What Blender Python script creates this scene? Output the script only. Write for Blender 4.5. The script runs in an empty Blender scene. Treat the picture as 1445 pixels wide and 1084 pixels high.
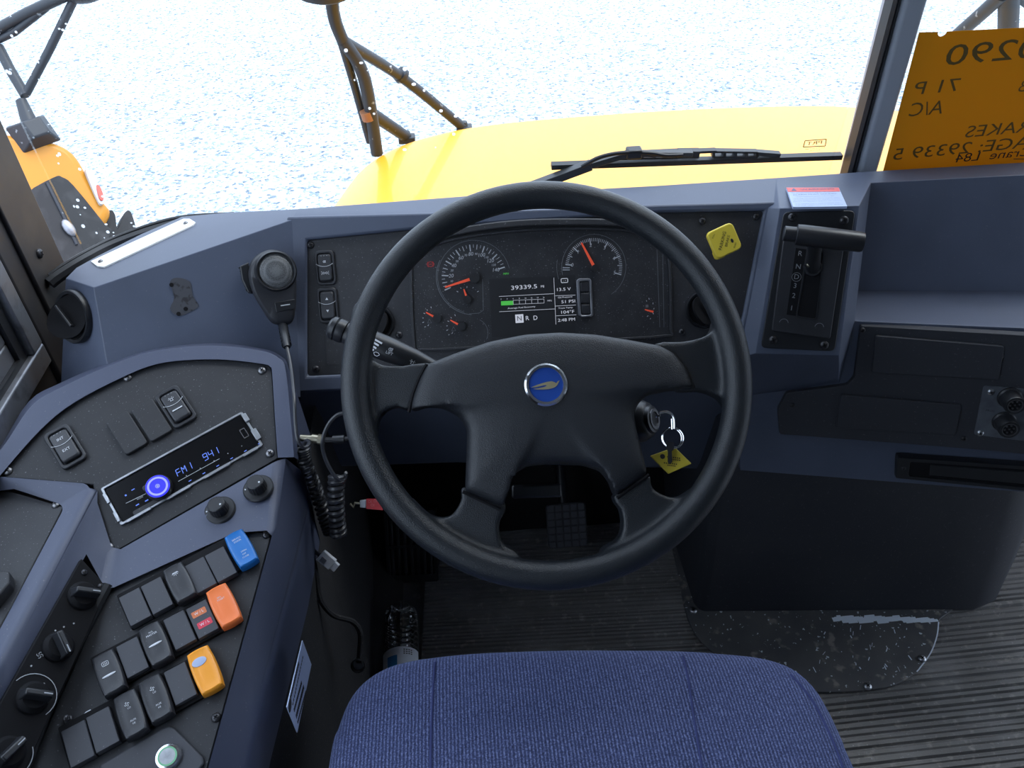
import bpy, bmesh, math, random
from mathutils import Vector, Matrix
random.seed(7)
PI = math.pi
SC = bpy.context.scene
COL = SC.collection
# ------------------------------------------------------------------ camera
FPX, CX, CY = 1125.0, 722.5, 542.0
CAM = Vector((0, 0, 1.36))
def _basis(p, y, r):
    p, y, r = map(math.radians, (p, y, r))
    w = Vector((math.sin(y)*math.cos(p), math.cos(y)*math.cos(p), -math.sin(p)))
    rt = Vector((math.cos(y), -math.sin(y), 0)); up = rt.cross(w)
    return rt*math.cos(r)-up*math.sin(r), up*math.cos(r)+rt*math.sin(r), w
CR, CU, CW = _basis(40, 3.5, 2.0)
cam_data = bpy.data.cameras.new('camera'); cam = bpy.data.objects.new('camera', cam_data); COL.objects.link(cam)
cam_data.sensor_fit = 'HORIZONTAL'; cam_data.sensor_width = 36; cam_data.lens = FPX*36/1445
cam_data.clip_start = .01; cam_data.clip_end = 500
cam.matrix_world = Matrix(((CR.x, CU.x, -CW.x, CAM.x), (CR.y, CU.y, -CW.y, CAM.y), (CR.z, CU.z, -CW.z, CAM.z), (0, 0, 0, 1)))
SC.camera = cam
# survey helpers: sight lines from the photographer's standpoint, used to measure where real surfaces lie
def ray(x, y): return CR*((x-CX)/FPX)+CU*((CY-y)/FPX)+CW
def onz(x, y, z): d = ray(x, y); return CAM+d*((z-CAM.z)/d.z)
def ony(x, y, Y): d = ray(x, y); return CAM+d*((Y-CAM.y)/d.y)
def onx(x, y, X): d = ray(x, y); return CAM+d*((X-CAM.x)/d.x)
def dep(x, y, t): return CAM+ray(x, y)*t
def onpl(x, y, p, n): d = ray(x, y); return CAM+d*((p-CAM).dot(n)/d.dot(n))
def mk(o, u, v):
    u = Vector(u).normalized(); n = u.cross(Vector(v)).normalized(); v = n.cross(u)
    return Matrix(((u.x, v.x, n.x, o[0]), (u.y, v.y, n.y, o[1]), (u.z, v.z, n.z, o[2]), (0, 0, 0, 1)))
def frame(o, az, el, ro=0):
    a, e, r = map(math.radians, (az, el, ro))
    u = Vector((math.cos(a), math.sin(a), 0)); hn = Vector((math.sin(a), -math.cos(a), 0))
    n = hn*math.cos(e)+Vector((0, 0, 1))*math.sin(e); v = n.cross(u)
    return mk(o, u*math.cos(r)+v*math.sin(r), v*math.cos(r)-u*math.sin(r))
def frame3(a, b, c):
    return mk(a, b-a, c-a)
def wp(M, x, y, h=0):
    n = M.col[2].to_3d(); return onpl(x, y, M.to_translation()+n*h, n)
def lp(M, x, y, h=0):
    q = M.inverted() @ wp(M, x, y, h); return (q.x, q.y)
def lps(M, pts, h=0): return [lp(M, x, y, h) for x, y in pts]
def at(M, x, y, h=0, ang=0, to=None):
    a = math.radians(ang); q = lp(M, x, y, h)
    if to:
        q2 = lp(M, to[0], to[1], h); a += math.atan2(q2[1]-q[1], q2[0]-q[0])
    return M @ Matrix.Translation((q[0], q[1], h)) @ Matrix.Rotation(a, 4, 'Z')
# ------------------------------------------------------------------ materials
MATS = {}
def mat(name, col, rough=.5, metal=0, bump=None, dust=None, emit=None, spec=.5, coat=0, mottle=None):
    m = bpy.data.materials.new(name); m.use_nodes = True; nt = m.node_tree; N = nt.nodes; L = nt.links
    b = N['Principled BSDF']; b.inputs['Base Color'].default_value = (*col, 1); b.inputs['Roughness'].default_value = rough
    b.inputs['Metallic'].default_value = metal; b.inputs['Specular IOR Level'].default_value = spec
    if coat: b.inputs['Coat Weight'].default_value = coat; b.inputs['Coat Roughness'].default_value = .05
    tc = N.new('ShaderNodeTexCoord'); src = None
    def noise(scale, det=3):
        n = N.new('ShaderNodeTexNoise'); n.inputs['Scale'].default_value = scale; n.inputs['Detail'].default_value = det
        L.new(tc.outputs['Object'], n.inputs['Vector']); return n
    def ramp(fac, a, c):
        r = N.new('ShaderNodeMapRange'); r.inputs[1].default_value = a; r.inputs[2].default_value = c; L.new(fac, r.inputs[0]); return r.outputs[0]
    def mix(fac, a, c):
        x = N.new('ShaderNodeMix'); x.data_type = 'RGBA'; L.new(fac, x.inputs[0])
        if isinstance(a, tuple): x.inputs[6].default_value = (*a, 1)
        else: L.new(a, x.inputs[6])
        x.inputs[7].default_value = (*c, 1); return x.outputs[2]
    cur = tuple(col)
    if mottle:                                   # (scale, colour, lo, hi) worn or dirty blotches
        for sc, c2, lo, hi in mottle: cur = mix(ramp(noise(sc, 5).outputs['Fac'], lo, hi), cur, c2)
    if dust:                                     # (scale, colour, lo, hi) settled dust specks
        sc, c2, lo, hi = dust; cur = mix(ramp(noise(sc, 1).outputs['Fac'], lo, hi), cur, c2)
    if not isinstance(cur, tuple): L.new(cur, b.inputs['Base Color'])
    if bump:
        sc, st, ds = bump; n = noise(sc, 2); bp = N.new('ShaderNodeBump'); bp.inputs['Strength'].default_value = st
        bp.inputs['Distance'].default_value = ds; L.new(n.outputs['Fac'], bp.inputs['Height']); L.new(bp.outputs[0], b.inputs['Normal'])
    if emit: b.inputs['Emission Color'].default_value = (*emit[0], 1); b.inputs['Emission Strength'].default_value = emit[1]
    MATS[name] = m; return m
NAVY = mat('navy_plastic', (.078, .094, .140), .48, bump=(1300, .25, .0004), mottle=[(9, (.066, .08, .118), .5, .75)], dust=(420, (.14, .15, .19), .72, .8))
NAVYD = mat('navy_plastic_dusty', (.055, .064, .10), .55, bump=(1300, .25, .0004), mottle=[(14, (.10, .11, .13), .55, .75)], dust=(380, (.14, .15, .17), .68, .78))
PANEL = mat('black_panel', (.026, .027, .032), .55, bump=(1500, .35, .0004), mottle=[(25, (.036, .037, .042), .45, .75)], dust=(420, (.14, .14, .15), .685, .76))
PODM = mat('console_black_shaded', (.017, .018, .022), .55, bump=(1500, .35, .0004), mottle=[(25, (.023, .024, .028), .45, .75)], dust=(420, (.12, .12, .13), .685, .76))  # copy of black_panel, darkened to offset strong light on the console
NAVYC = mat('console_navy_shaded', (.060, .071, .115), .48, bump=(1300, .25, .0004), dust=(420, (.14, .15, .18), .72, .8))  # copy of navy_plastic, albedo lowered against overhead light on the console rims
PANELD = mat('black_panel_lower', (.03, .032, .04), .6, bump=(1400, .3, .0004), dust=(350, (.10, .10, .11), .70, .78))
SWB = mat('switch_black', (.024, .025, .03), .42, bump=(2500, .2, .0002), dust=(500, (.12, .12, .13), .73, .8))
BLANK = mat('blank_grey_black', (.045, .047, .057), .55, bump=(2500, .2, .0002), dust=(500, (.14, .14, .15), .73, .8))
BLACK = mat('black_plastic', (.014, .015, .018), .38)
MATTE = mat('matt_black', (.006, .006, .0075), .75, spec=.2)
RUB = mat('wheel_rubber', (.012, .0145, .018), .31, bump=(1000, .5, .0013))
HUB = mat('hub_grain', (.0145, .0165, .0205), .42, bump=(1000, .5, .0012))
GASK = mat('gasket_rubber', (.012, .013, .016), .5)
CHROME = mat('chrome', (.75, .76, .78), .14, 1)
ZINC = mat('zinc_plate', (.52, .54, .57), .38, 1, mottle=[(60, (.36, .37, .38), .45, .7)])
SCREWM = mat('screw_metal', (.22, .22, .23), .38, .9)
SCREWB = mat('screw_black', (.05, .05, .055), .35, .6)
ALU = mat('aluminium_frame', (.30, .31, .34), .45, .8, mottle=[(40, (.16, .16, .17), .5, .75)])
BRONZE = mat('dark_pillar', (.035, .032, .034), .5, .2, mottle=[(18, (.05, .045, .042), .45, .7)])
WHITE = mat('print_white', (.62, .64, .68), .5)
DIMW = mat('print_grey', (.46, .48, .51), .6)
FAINT = mat('print_faint', (.15, .16, .175), .6)
INK = mat('print_black', (.015, .015, .015), .6)
RED = mat('needle_red', (.85, .10, .045), .4, emit=((1, .12, .05), .12))
SCR = mat('screen_black', (.021, .022, .025), .4)
LENS = mat('cluster_face', (.026, .027, .031), .42, bump=(1500, .2, .0003), mottle=[(30, (.04, .041, .045), .45, .75)], dust=(520, (.20, .20, .21), .69, .76))
def lit(name, c, s): return mat(name, (.02, .02, .02), .5, emit=(c, s))
LCDW = lit('lcd_white', (.78, .84, 1), .62)
LCDG = lit('lcd_green', (.10, .75, .10), .55)
LCDB = lit('lcd_blue_white', (.45, .75, 1), .5)
LCDR = lit('lcd_red', (.9, .05, .06), .35)
RADB = lit('radio_blue_glow', (.012, .012, 1), 1.5)
RADT = lit('radio_text_blue', (.13, .26, 1), .95)
RFACE = mat('radio_face', (.006, .006, .007), .22, spec=.25)
RADW = lit('radio_ring', (.30, .34, 1), 1.3)
GRNL = lit('button_green', (.25, .8, .5), .5)
YEL = mat('knob_yellow', (.68, .53, .05), .45)
TAGY = mat('tag_yellow', (.50, .40, .04), .45)
BLUE = mat('switch_blue', (.012, .15, .46), .35)
ORNG = mat('switch_orange', (.88, .20, .05), .38)
AMB = mat('switch_amber', (.90, .34, .025), .38)
STKR = mat('sticker_white', (.72, .76, .82), .5)
STKB = mat('sticker_pale_blue', (.40, .47, .66), .5)
PLATEW = mat('engraved_plate', (.80, .81, .80), .4)
STKRED = mat('sticker_red', (.70, .10, .09), .5)
LBLO = mat('label_orange', (.62, .17, .06), .5)
LBLR = mat('label_red', (.66, .045, .08), .5)
TAGR = mat('tag_red', (.42, .012, .02), .5)
EMB = mat('emblem_blue', (.015, .06, .30), .3)
GOLD = mat('emblem_gold', (.42, .37, .22), .4, .5)
CLOTH_BROWN = mat('connector_white', (.66, .68, .72), .5)
ENG = mat('engine_cover', (.024, .027, .036), .6, bump=(900, .3, .0005), mottle=[(6, (.034, .037, .045), .4, .7)], dust=(260, (.06, .06, .07), .66, .75))
CARP = mat('black_carpet', (.016, .016, .018), .8, bump=(600, .5, .001), dust=(300, (.07, .065, .06), .68, .76))
CREAM = mat('ceiling_cream', (.17, .18, .20), .6)
def yellow_paint():
    m = mat('bus_yellow', (.82, .37, .010), .4, spec=.20, coat=.22, mottle=[(3, (.84, .39, .012), .4, .7)]); return m
BUSY = yellow_paint()
BUSO = mat('bus_orange', (.52, .21, .012), .4, coat=.15, spec=.3)
AMBL = mat('marker_lens_red', (.55, .09, .06), .2)
CLRL = mat('marker_lens_clear', (.55, .56, .58), .2)
DARKB = mat('tyre_black', (.012, .013, .016), .7, mottle=[(20, (.03, .03, .034), .5, .7)])
STRUT = mat('mirror_strut_black', (.022, .026, .034), .5, mottle=[(45, (.22, .25, .28), .66, .70)])
def glass(name, tint, gl=.06):
    m = bpy.data.materials.new(name); m.use_nodes = True; nt = m.node_tree; N = nt.nodes; L = nt.links
    for n in list(N): N.remove(n)
    o = N.new('ShaderNodeOutputMaterial'); t = N.new('ShaderNodeBsdfTransparent'); t.inputs[0].default_value = (*tint, 1)
    g = N.new('ShaderNodeBsdfGlossy'); g.inputs['Roughness'].default_value = .02; x = N.new('ShaderNodeMixShader')
    f = N.new('ShaderNodeFresnel'); f.inputs[0].default_value = 1.45
    k = N.new('ShaderNodeMath'); k.operation = 'MULTIPLY'; k.inputs[1].default_value = gl/.06*.5
    L.new(f.outputs[0], k.inputs[0]); L.new(k.outputs[0], x.inputs[0]); L.new(t.outputs[0], x.inputs[1]); L.new(g.outputs[0], x.inputs[2]); L.new(x.outputs[0], o.inputs[0]); return m
GLASS = glass('windscreen_glass', (.97, .99, .985), .02)
PET = glass('bottle_plastic', (.88, .90, .93), .40)
def paper():
    m = bpy.data.materials.new('yellow_paper'); m.use_nodes = True; nt = m.node_tree; N = nt.nodes; L = nt.links
    for n in list(N): N.remove(n)
    o = N.new('ShaderNodeOutputMaterial'); d = N.new('ShaderNodeBsdfDiffuse'); t = N.new('ShaderNodeBsdfTranslucent'); x = N.new('ShaderNodeMixShader')
    d.inputs[0].default_value = (.60, .34, .03, 1); t.inputs[0].default_value = (.50, .27, .014, 1); x.inputs[0].default_value = .5
    L.new(d.outputs[0], x.inputs[1]); L.new(t.outputs[0], x.inputs[2]); L.new(x.outputs[0], o.inputs[0]); return m
PAPER = paper()
def drop_mat():
    m = bpy.data.materials.new('drop_white'); m.use_nodes = True; nt = m.node_tree; N = nt.nodes; L = nt.links
    for n in list(N): N.remove(n)
    o = N.new('ShaderNodeOutputMaterial'); d = N.new('ShaderNodeBsdfTranslucent'); t = N.new('ShaderNodeBsdfTransparent'); x = N.new('ShaderNodeMixShader')
    d.inputs[0].default_value = (.85, .88, .92, 1); x.inputs[0].default_value = .45
    L.new(d.outputs[0], x.inputs[1]); L.new(t.outputs[0], x.inputs[2]); L.new(x.outputs[0], o.inputs[0]); return m
PINK = mat('marker_showing_through', (.11, .075, .010), .8)
def gravel():
    m = bpy.data.materials.new('gravel'); m.use_nodes = True; nt = m.node_tree; N = nt.nodes; L = nt.links
    b = N['Principled BSDF']; b.inputs['Roughness'].default_value = .75
    tc = N.new('ShaderNodeTexCoord'); v = N.new('ShaderNodeTexVoronoi'); v.inputs['Scale'].default_value = 48; v.inputs['Randomness'].default_value = 1
    nz = N.new('ShaderNodeTexNoise'); nz.inputs['Scale'].default_value = 26; nz.inputs['Detail'].default_value = 4
    L.new(tc.outputs['Object'], v.inputs['Vector']); L.new(tc.outputs['Object'], nz.inputs['Vector'])
    s = N.new('ShaderNodeSeparateColor'); L.new(v.outputs['Color'], s.inputs[0])
    r = N.new('ShaderNodeValToRGB'); e = r.color_ramp.elements
    e[0].position = 0; e[0].color = (.10, .14, .19, 1); e[1].position = 1; e[1].color = (.68, .71, .72, 1)  # dark bluish tones stand in for shaded gaps between the stones
    q = e.new(.16); q.color = (.24, .295, .355, 1); q = e.new(.38); q.color = (.46, .515, .56, 1)
    L.new(s.outputs[0], r.inputs[0])
    g = N.new('ShaderNodeMapRange'); g.inputs[1].default_value = .58; g.inputs[2].default_value = .68; L.new(nz.outputs['Fac'], g.inputs[0])
    x = N.new('ShaderNodeMix'); x.data_type = 'RGBA'; L.new(g.outputs[0], x.inputs[0]); L.new(r.outputs[0], x.inputs[6]); x.inputs[7].default_value = (.27, .325, .385, 1)
    L.new(x.outputs[2], b.inputs['Base Color'])
    bp = N.new('ShaderNodeBump'); bp.inputs['Strength'].default_value = 1; bp.inputs['Distance'].default_value = .02; bp.invert = True
    L.new(v.outputs['Distance'], bp.inputs['Height']); L.new(bp.outputs[0], b.inputs['Normal']); return m
GRAVEL = gravel()
def fabric():
    m = bpy.data.materials.new('seat_fabric'); m.use_nodes = True; nt = m.node_tree; N = nt.nodes; L = nt.links
    b = N['Principled BSDF']; b.inputs['Roughness'].default_value = .9; b.inputs['Sheen Weight'].default_value = .35; b.inputs['Sheen Tint'].default_value = (.5, .6, 1, 1)
    b.inputs['Specular IOR Level'].default_value = .2
    tc = N.new('ShaderNodeTexCoord'); w = N.new('ShaderNodeTexWave'); w.bands_direction = 'X'; w.inputs['Scale'].default_value = 80
    w.inputs['Distortion'].default_value = 1.2; w.inputs['Detail'].default_value = 1; w.inputs['Detail Scale'].default_value = 3
    n = N.new('ShaderNodeTexNoise'); n.inputs['Scale'].default_value = 650; n.inputs['Detail'].default_value = 2
    L.new(tc.outputs['Object'], w.inputs['Vector']); L.new(tc.outputs['Object'], n.inputs['Vector'])
    a = N.new('ShaderNodeMath'); a.operation = 'MULTIPLY_ADD'; a.inputs[1].default_value = .32; L.new(w.outputs['Fac'], a.inputs[0]); L.new(n.outputs['Fac'], a.inputs[2])
    r = N.new('ShaderNodeValToRGB'); e = r.color_ramp.elements
    e[0].position = .38; e[0].color = (.017, .022, .055, 1); e[1].position = 1.0; e[1].color = (.18, .215, .40, 1); q = e.new(.68); q.color = (.048, .060, .142, 1)
    L.new(a.outputs[0], r.inputs[0]); L.new(r.outputs[0], b.inputs['Base Color'])
    bp = N.new('ShaderNodeBump'); bp.inputs['Strength'].default_value = .8; bp.inputs['Distance'].default_value = .0015; L.new(a.outputs[0], bp.inputs['Height']); L.new(bp.outputs[0], b.inputs['Normal']); return m
FAB = fabric()
SEAM = mat('seat_seam', (.03, .04, .13), .9)
MATF = mat('floor_rubber', (.16, .157, .152), .42, mottle=[(7, (.25, .245, .24), .45, .7), (60, (.32, .31, .28), .58, .72)], dust=(300, (.4, .4, .4), .72, .78), bump=(300, .3, .001))
def scuffed():
    m = mat('scuffed_plate', (.075, .078, .084), .5, .1, mottle=[(11, (.11, .11, .11), .4, .65), (40, (.24, .22, .20), .60, .68)], dust=(130, (.62, .68, .72), .70, .74)); return m
SCUFF = scuffed()
SCRAPE = mat('bare_scrape', (.72, .80, .88), .5)
# ------------------------------------------------------------------ mesh builder
TXT = {}
def text_geo(s):
    if s in TXT: return TXT[s]
    cu = bpy.data.curves.new('glyphs', 'FONT'); cu.body = s; cu.size = 1; cu.align_x = 'CENTER'; cu.align_y = 'CENTER'; cu.resolution_u = 3
    o = bpy.data.objects.new('glyphs', cu); COL.objects.link(o)
    dg = bpy.context.evaluated_depsgraph_get(); me = bpy.data.meshes.new_from_object(o.evaluated_get(dg))
    r = ([v.co.copy() for v in me.vertices], [tuple(p.vertices) for p in me.polygons])
    bpy.data.objects.remove(o); bpy.data.curves.remove(cu); bpy.data.meshes.remove(me); TXT[s] = r; return r
WM = {}
def place(o, parent, M):
    P = WM[parent] if parent is not None else Matrix()
    if parent is not None: o.parent = parent
    W = M if M is not None else P
    WM[o] = W.copy(); o.matrix_basis = P.inverted() @ W
class MB:
    def __init__(s): s.bm = bmesh.new(); s.T = Matrix(); s.mi = 0
    def V(s, p): return s.bm.verts.new(s.T @ Vector(p if len(p) == 3 else (p[0], p[1], 0)))
    def F(s, vs):
        try: f = s.bm.faces.new(vs); f.material_index = s.mi; return f
        except ValueError: return None
    def poly(s, pts): return s.F([s.V(p) for p in pts])
    def prism(s, pts, z0, z1):
        a = [s.V((p[0], p[1], z0)) for p in pts]; b = [s.V((p[0], p[1], z1)) for p in pts]; n = len(pts)
        s.F(a[::-1]); s.F(b)
        for i in range(n): s.F([a[i], a[(i+1) % n], b[(i+1) % n], b[i]])
    def box(s, x, y, z, sx, sy, sz):
        s.prism([(x-sx/2, y-sy/2), (x+sx/2, y-sy/2), (x+sx/2, y+sy/2), (x-sx/2, y+sy/2)], z-sz/2, z+sz/2)
    def rr(s, x, y, w, h, z0, z1, r, n=4, taper=0):
        s.loft([[(p[0], p[1], z0) for p in rrect(x, y, w, h, r, n)], [(p[0], p[1], z1) for p in rrect(x, y, w-2*taper, h-2*taper, max(r-taper, .0002), n)]])
    def loft(s, rings, cap0=True, cap1=True, closed=True):
        R = [[s.V(p) for p in r] for r in rings]; n = len(R[0])
        for a, b in zip(R, R[1:]):
            for i in range(n if closed else n-1): s.F([a[i], a[(i+1) % n], b[(i+1) % n], b[i]])
        if closed and cap0: s.F(R[0][::-1])
        if closed and cap1: s.F(R[-1])
    def lathe(s, prof, n=24, c=(0, 0), cap0=True, cap1=True):
        s.loft([[(c[0]+r*math.cos(2*PI*i/n), c[1]+r*math.sin(2*PI*i/n), z) for i in range(n)] for r, z in prof], cap0, cap1)
    def cyl(s, x, y, r, z0, z1, n=24): s.lathe([(r, z0), (r, z1)], n, (x, y))
    def ring(s, x, y, r0, r1, z0, z1, n=32):
        A = [[s.V((x+r*math.cos(2*PI*i/n), y+r*math.sin(2*PI*i/n), z)) for i in range(n)] for r, z in ((r0, z0), (r1, z0), (r1, z1), (r0, z1))]
        for k in range(4):
            a, b = A[k], A[(k+1) % 4]
            for i in range(n): s.F([a[i], a[(i+1) % n], b[(i+1) % n], b[i]])
    def band(s, o, i, z0, z1):                   # ring between two outlines of equal length
        n = len(o); L4 = [[s.V((p[0], p[1], z)) for p in q] for q, z in ((i, z0), (o, z0), (o, z1), (i, z1))]
        for k in range(4):
            a, b = L4[k], L4[(k+1) % 4]
            for j in range(n): s.F([a[j], a[(j+1) % n], b[(j+1) % n], b[j]])
    def tube(s, pts, r, n=10, closed=False, caps=True):
        P = [Vector(p) for p in pts]; m = len(P); rs = r if isinstance(r, (list, tuple)) else [r]*m
        rings = []; prev = None
        for i in range(m):
            if closed: t = P[(i+1) % m]-P[i-1]
            else: t = P[min(i+1, m-1)]-P[max(i-1, 0)]
            t.normalize()
            if prev is None:
                q = Vector((0, 0, 1)) if abs(t.z) < .9 else Vector((1, 0, 0)); a = (q-t*q.dot(t)).normalized()
            else: a = (prev-t*prev.dot(t)).normalized()
            prev = a; b = t.cross(a)
            rings.append([P[i]+(a*math.cos(2*PI*k/n)+b*math.sin(2*PI*k/n))*rs[i] for k in range(n)])
        if closed: rings.append(rings[0]); 
        s.loft(rings, caps and not closed, caps and not closed)
    def bar(s, p, q, w, t, up=(0, 0, 1)):         # flat bar between two points
        p, q = Vector(p), Vector(q); d = (q-p); L = d.length; d.normalize(); u = Vector(up); a = (u-d*u.dot(d)).normalized(); b = d.cross(a)
        s.loft([[p+b*x*w/2+a*y*t/2 for x, y in ((-1, -1), (1, -1), (1, 1), (-1, 1))], [q+b*x*w/2+a*y*t/2 for x, y in ((-1, -1), (1, -1), (1, 1), (-1, 1))]])
    def sph(s, c, r, sc=(1, 1, 1), n=12):
        s.loft([[(c[0]+r*sc[0]*math.sin(PI*j/n)*math.cos(2*PI*i/n), c[1]+r*sc[1]*math.sin(PI*j/n)*math.sin(2*PI*i/n), c[2]-r*sc[2]*math.cos(PI*j/n)) for i in range(n)] for j in range(1, n)])
    def text(s, t, x, y, h, z=.0004, ang=0, mirror=False, w=None, shear=0):
        vs, fs = text_geo(t); k = h/.69; a = math.radians(ang); kx = k
        if w:
            wd = max(v.x for v in vs)-min(v.x for v in vs); kx = w/wd
        V = []
        for v in vs:
            X, Y = (v.x+shear*v.y)*kx*(-1 if mirror else 1), v.y*k
            V.append(s.V((x+X*math.cos(a)-Y*math.sin(a), y+X*math.sin(a)+Y*math.cos(a), z)))
        for f in fs: s.F([V[i] for i in f])
    def line(s, p, q, w, z=.0004, t=.0003):       # thin printed stroke
        d = Vector((q[0]-p[0], q[1]-p[1])); L = d.length
        if L < 1e-7: return
        d /= L; n = Vector((-d.y, d.x))*w/2
        s.prism([(p[0]+n.x, p[1]+n.y), (p[0]-n.x, p[1]-n.y), (q[0]-n.x, q[1]-n.y), (q[0]+n.x, q[1]+n.y)], z, z+t)
    def pline(s, pts, w, z=.0004, closed=False):
        for a, b in zip(pts, pts[1:]+([pts[0]] if closed else [])): s.line(a, b, w, z)
    def arc(s, x, y, r, a0, a1, w, z=.0004, n=24):
        P = [(x+r*math.cos(math.radians(a0+(a1-a0)*i/n)), y+r*math.sin(math.radians(a0+(a1-a0)*i/n))) for i in range(n+1)]; s.pline(P, w, z)
    def build(s, name, m, parent=None, M=None, bevel=0, seg=3, ang=32, sub=0, solid=0, remesh=0, smooth=0, flat=False, sharp=38):
        for v in [v for v in s.bm.verts if not v.link_faces]: s.bm.verts.remove(v)
        bmesh.ops.recalc_face_normals(s.bm, faces=s.bm.faces)
        me = bpy.data.meshes.new(name); s.bm.to_mesh(me); s.bm.free()
        for mm in (m if isinstance(m, (list, tuple)) else [m]): me.materials.append(mm)
        if not flat:
            for p in me.polygons: p.use_smooth = True
            if not remesh: me.set_sharp_from_angle(angle=math.radians(sharp))
        o = bpy.data.objects.new(name, me); COL.objects.link(o)
        place(o, parent, M)
        if solid: q = o.modifiers.new('solid', 'SOLIDIFY'); q.thickness = solid; q.offset = -1
        if bevel:
            q = o.modifiers.new('bevel', 'BEVEL'); q.width = bevel; q.segments = seg; q.limit_method = 'ANGLE'; q.angle_limit = math.radians(ang); q.harden_normals = False
        if remesh:
            q = o.modifiers.new('remesh', 'REMESH'); q.mode = 'VOXEL'; q.voxel_size = remesh; q.use_smooth_shade = True
            q = o.modifiers.new('smooth', 'SMOOTH'); q.factor = .5; q.iterations = smooth or 8
        if sub: q = o.modifiers.new('sub', 'SUBSURF'); q.levels = sub; q.render_levels = sub
        return o
def rrect(x, y, w, h, r, n=4):
    P = []
    for cx, cy, a0 in ((x+w/2-r, y+h/2-r, 0), (x-w/2+r, y+h/2-r, 90), (x-w/2+r, y-h/2+r, 180), (x+w/2-r, y-h/2+r, 270)):
        for i in range(n+1):
            a = math.radians(a0+90*i/n); P.append((cx+r*math.cos(a), cy+r*math.sin(a)))
    return P
def tag(o, label, cat, group=None):
    o['label'] = label; o['category'] = cat
    if group: o['group'] = group
    return o
def thing(name, label, cat, M, group=None):
    o = bpy.data.objects.new(name, None); COL.objects.link(o); o.empty_display_size = .02; place(o, None, M)
    return tag(o, label, cat, group)
def struct(o): o['kind'] = 'structure'; return o
def smooth_path(pts, n=8, closed=False):           # Catmull-Rom
    P = [Vector(p) for p in pts]; out = []; m = len(P)
    for i in range(m if closed else m-1):
        a, b, c, d = (P[(i-1) % m], P[i], P[(i+1) % m], P[(i+2) % m]) if closed else (P[max(i-1, 0)], P[i], P[i+1], P[min(i+2, m-1)])
        for k in range(n):
            t = k/n; out.append(.5*((2*b)+(c-a)*t+(2*a-5*b+4*c-d)*t*t+(3*b-a-3*c+d)*t**3))
    if not closed: out.append(P[-1])
    return out
def sp2(pts, n=6, closed=True): return [(p.x, p.y) for p in smooth_path([(x, y, 0) for x, y in pts], n, closed)]
# one screw head, shared by every screw
def screw_mesh(name, m):
    b = MB(); b.lathe([(1, 0), (1, .18), (.85, .42), (.5, .58), (.2, .62)], 16); b.mi = 1
    b.T = Matrix.Rotation(.5, 4, 'Z'); b.box(0, 0, .60, 1.0, .22, .1); b.box(0, 0, .60, .22, 1.0, .1)
    o = b.build(name, [m, MATTE]); me = o.data; bpy.data.objects.remove(o); return me
SCREW = screw_mesh('screw', SCREWM); SCREWK = screw_mesh('screw', SCREWB); BOLT = screw_mesh('bolt', ZINC)
def screw(parent, M, r=.0045, me=None, name='screw'):
    o = bpy.data.objects.new(name, me or SCREW); COL.objects.link(o)
    place(o, parent, M @ Matrix.Scale(r, 4)); return o
I4 = Matrix()
# reference planes of the cab
IP = frame((.103, .97, .73), 0, 34)                       # instrument panel
POD = frame((-.363, .718, .662), 16, 63, 14)              # upper left console
SWP = frame((-.338, .585, .618), 17, 76, 14)              # lower left console
SHF = frame(ony(1140, 400, .925), -18, 28)                # shifter tower
LRP = frame(onz(1212, 455, .66), -16, 12)                 # lower right dash
WHL = frame((.0815, .675, .795), 0, 47)                   # steering wheel
# ================================================================== OUTSIDE
GZ = -.95
b = MB(); b.poly([(-40, -6, GZ), (40, -6, GZ), (40, 90, GZ), (-40, 90, GZ)]); struct(b.build('ground', GRAVEL))
# --- own bonnet: a crowned, rounded yellow panel sloping down towards the nose
def hoodz(X, Y):
    return .715-.335*(Y-1.15)/1.35-.045*((X-.62)/1.0)**2
def sdf_rr(X, Y, cx, cy, hx, hy, r):
    qx, qy = abs(X-cx)-hx+r, abs(Y-cy)-hy+r
    return math.hypot(max(qx, 0), max(qy, 0))+min(max(qx, qy), 0)-r
b = MB(); nx, ny = 110, 90; G = {}
for j in range(ny+1):
    for i in range(nx+1):
        X = -.62+2.5*i/nx; Y = 1.13+1.55*j/ny
        rE = .20; d = sdf_rr(X, Y, .62, 1.0, 1.02-.05*(Y-1.1), 1.58, .50)+rE       # >0 inside the rolled edge
        if d > rE*1.12: continue
        z = hoodz(X, Y)
        if d > 0:
            z -= rE-math.sqrt(max(rE*rE-d*d, 0)) if d < rE*.97 else rE*.76+(d-rE*.97)*8
        G[i, j] = b.V((X, Y, z))
for j in range(ny):
    for i in range(nx):
        q = [G.get(k) for k in ((i, j), (i+1, j), (i+1, j+1), (i, j+1))]
        if all(q): b.F(q)
hood = b.build('bus_hood', BUSY, solid=.02, sharp=180)
tag(hood, 'glossy yellow bonnet of the bus beyond the windscreen', 'bonnet')
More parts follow.
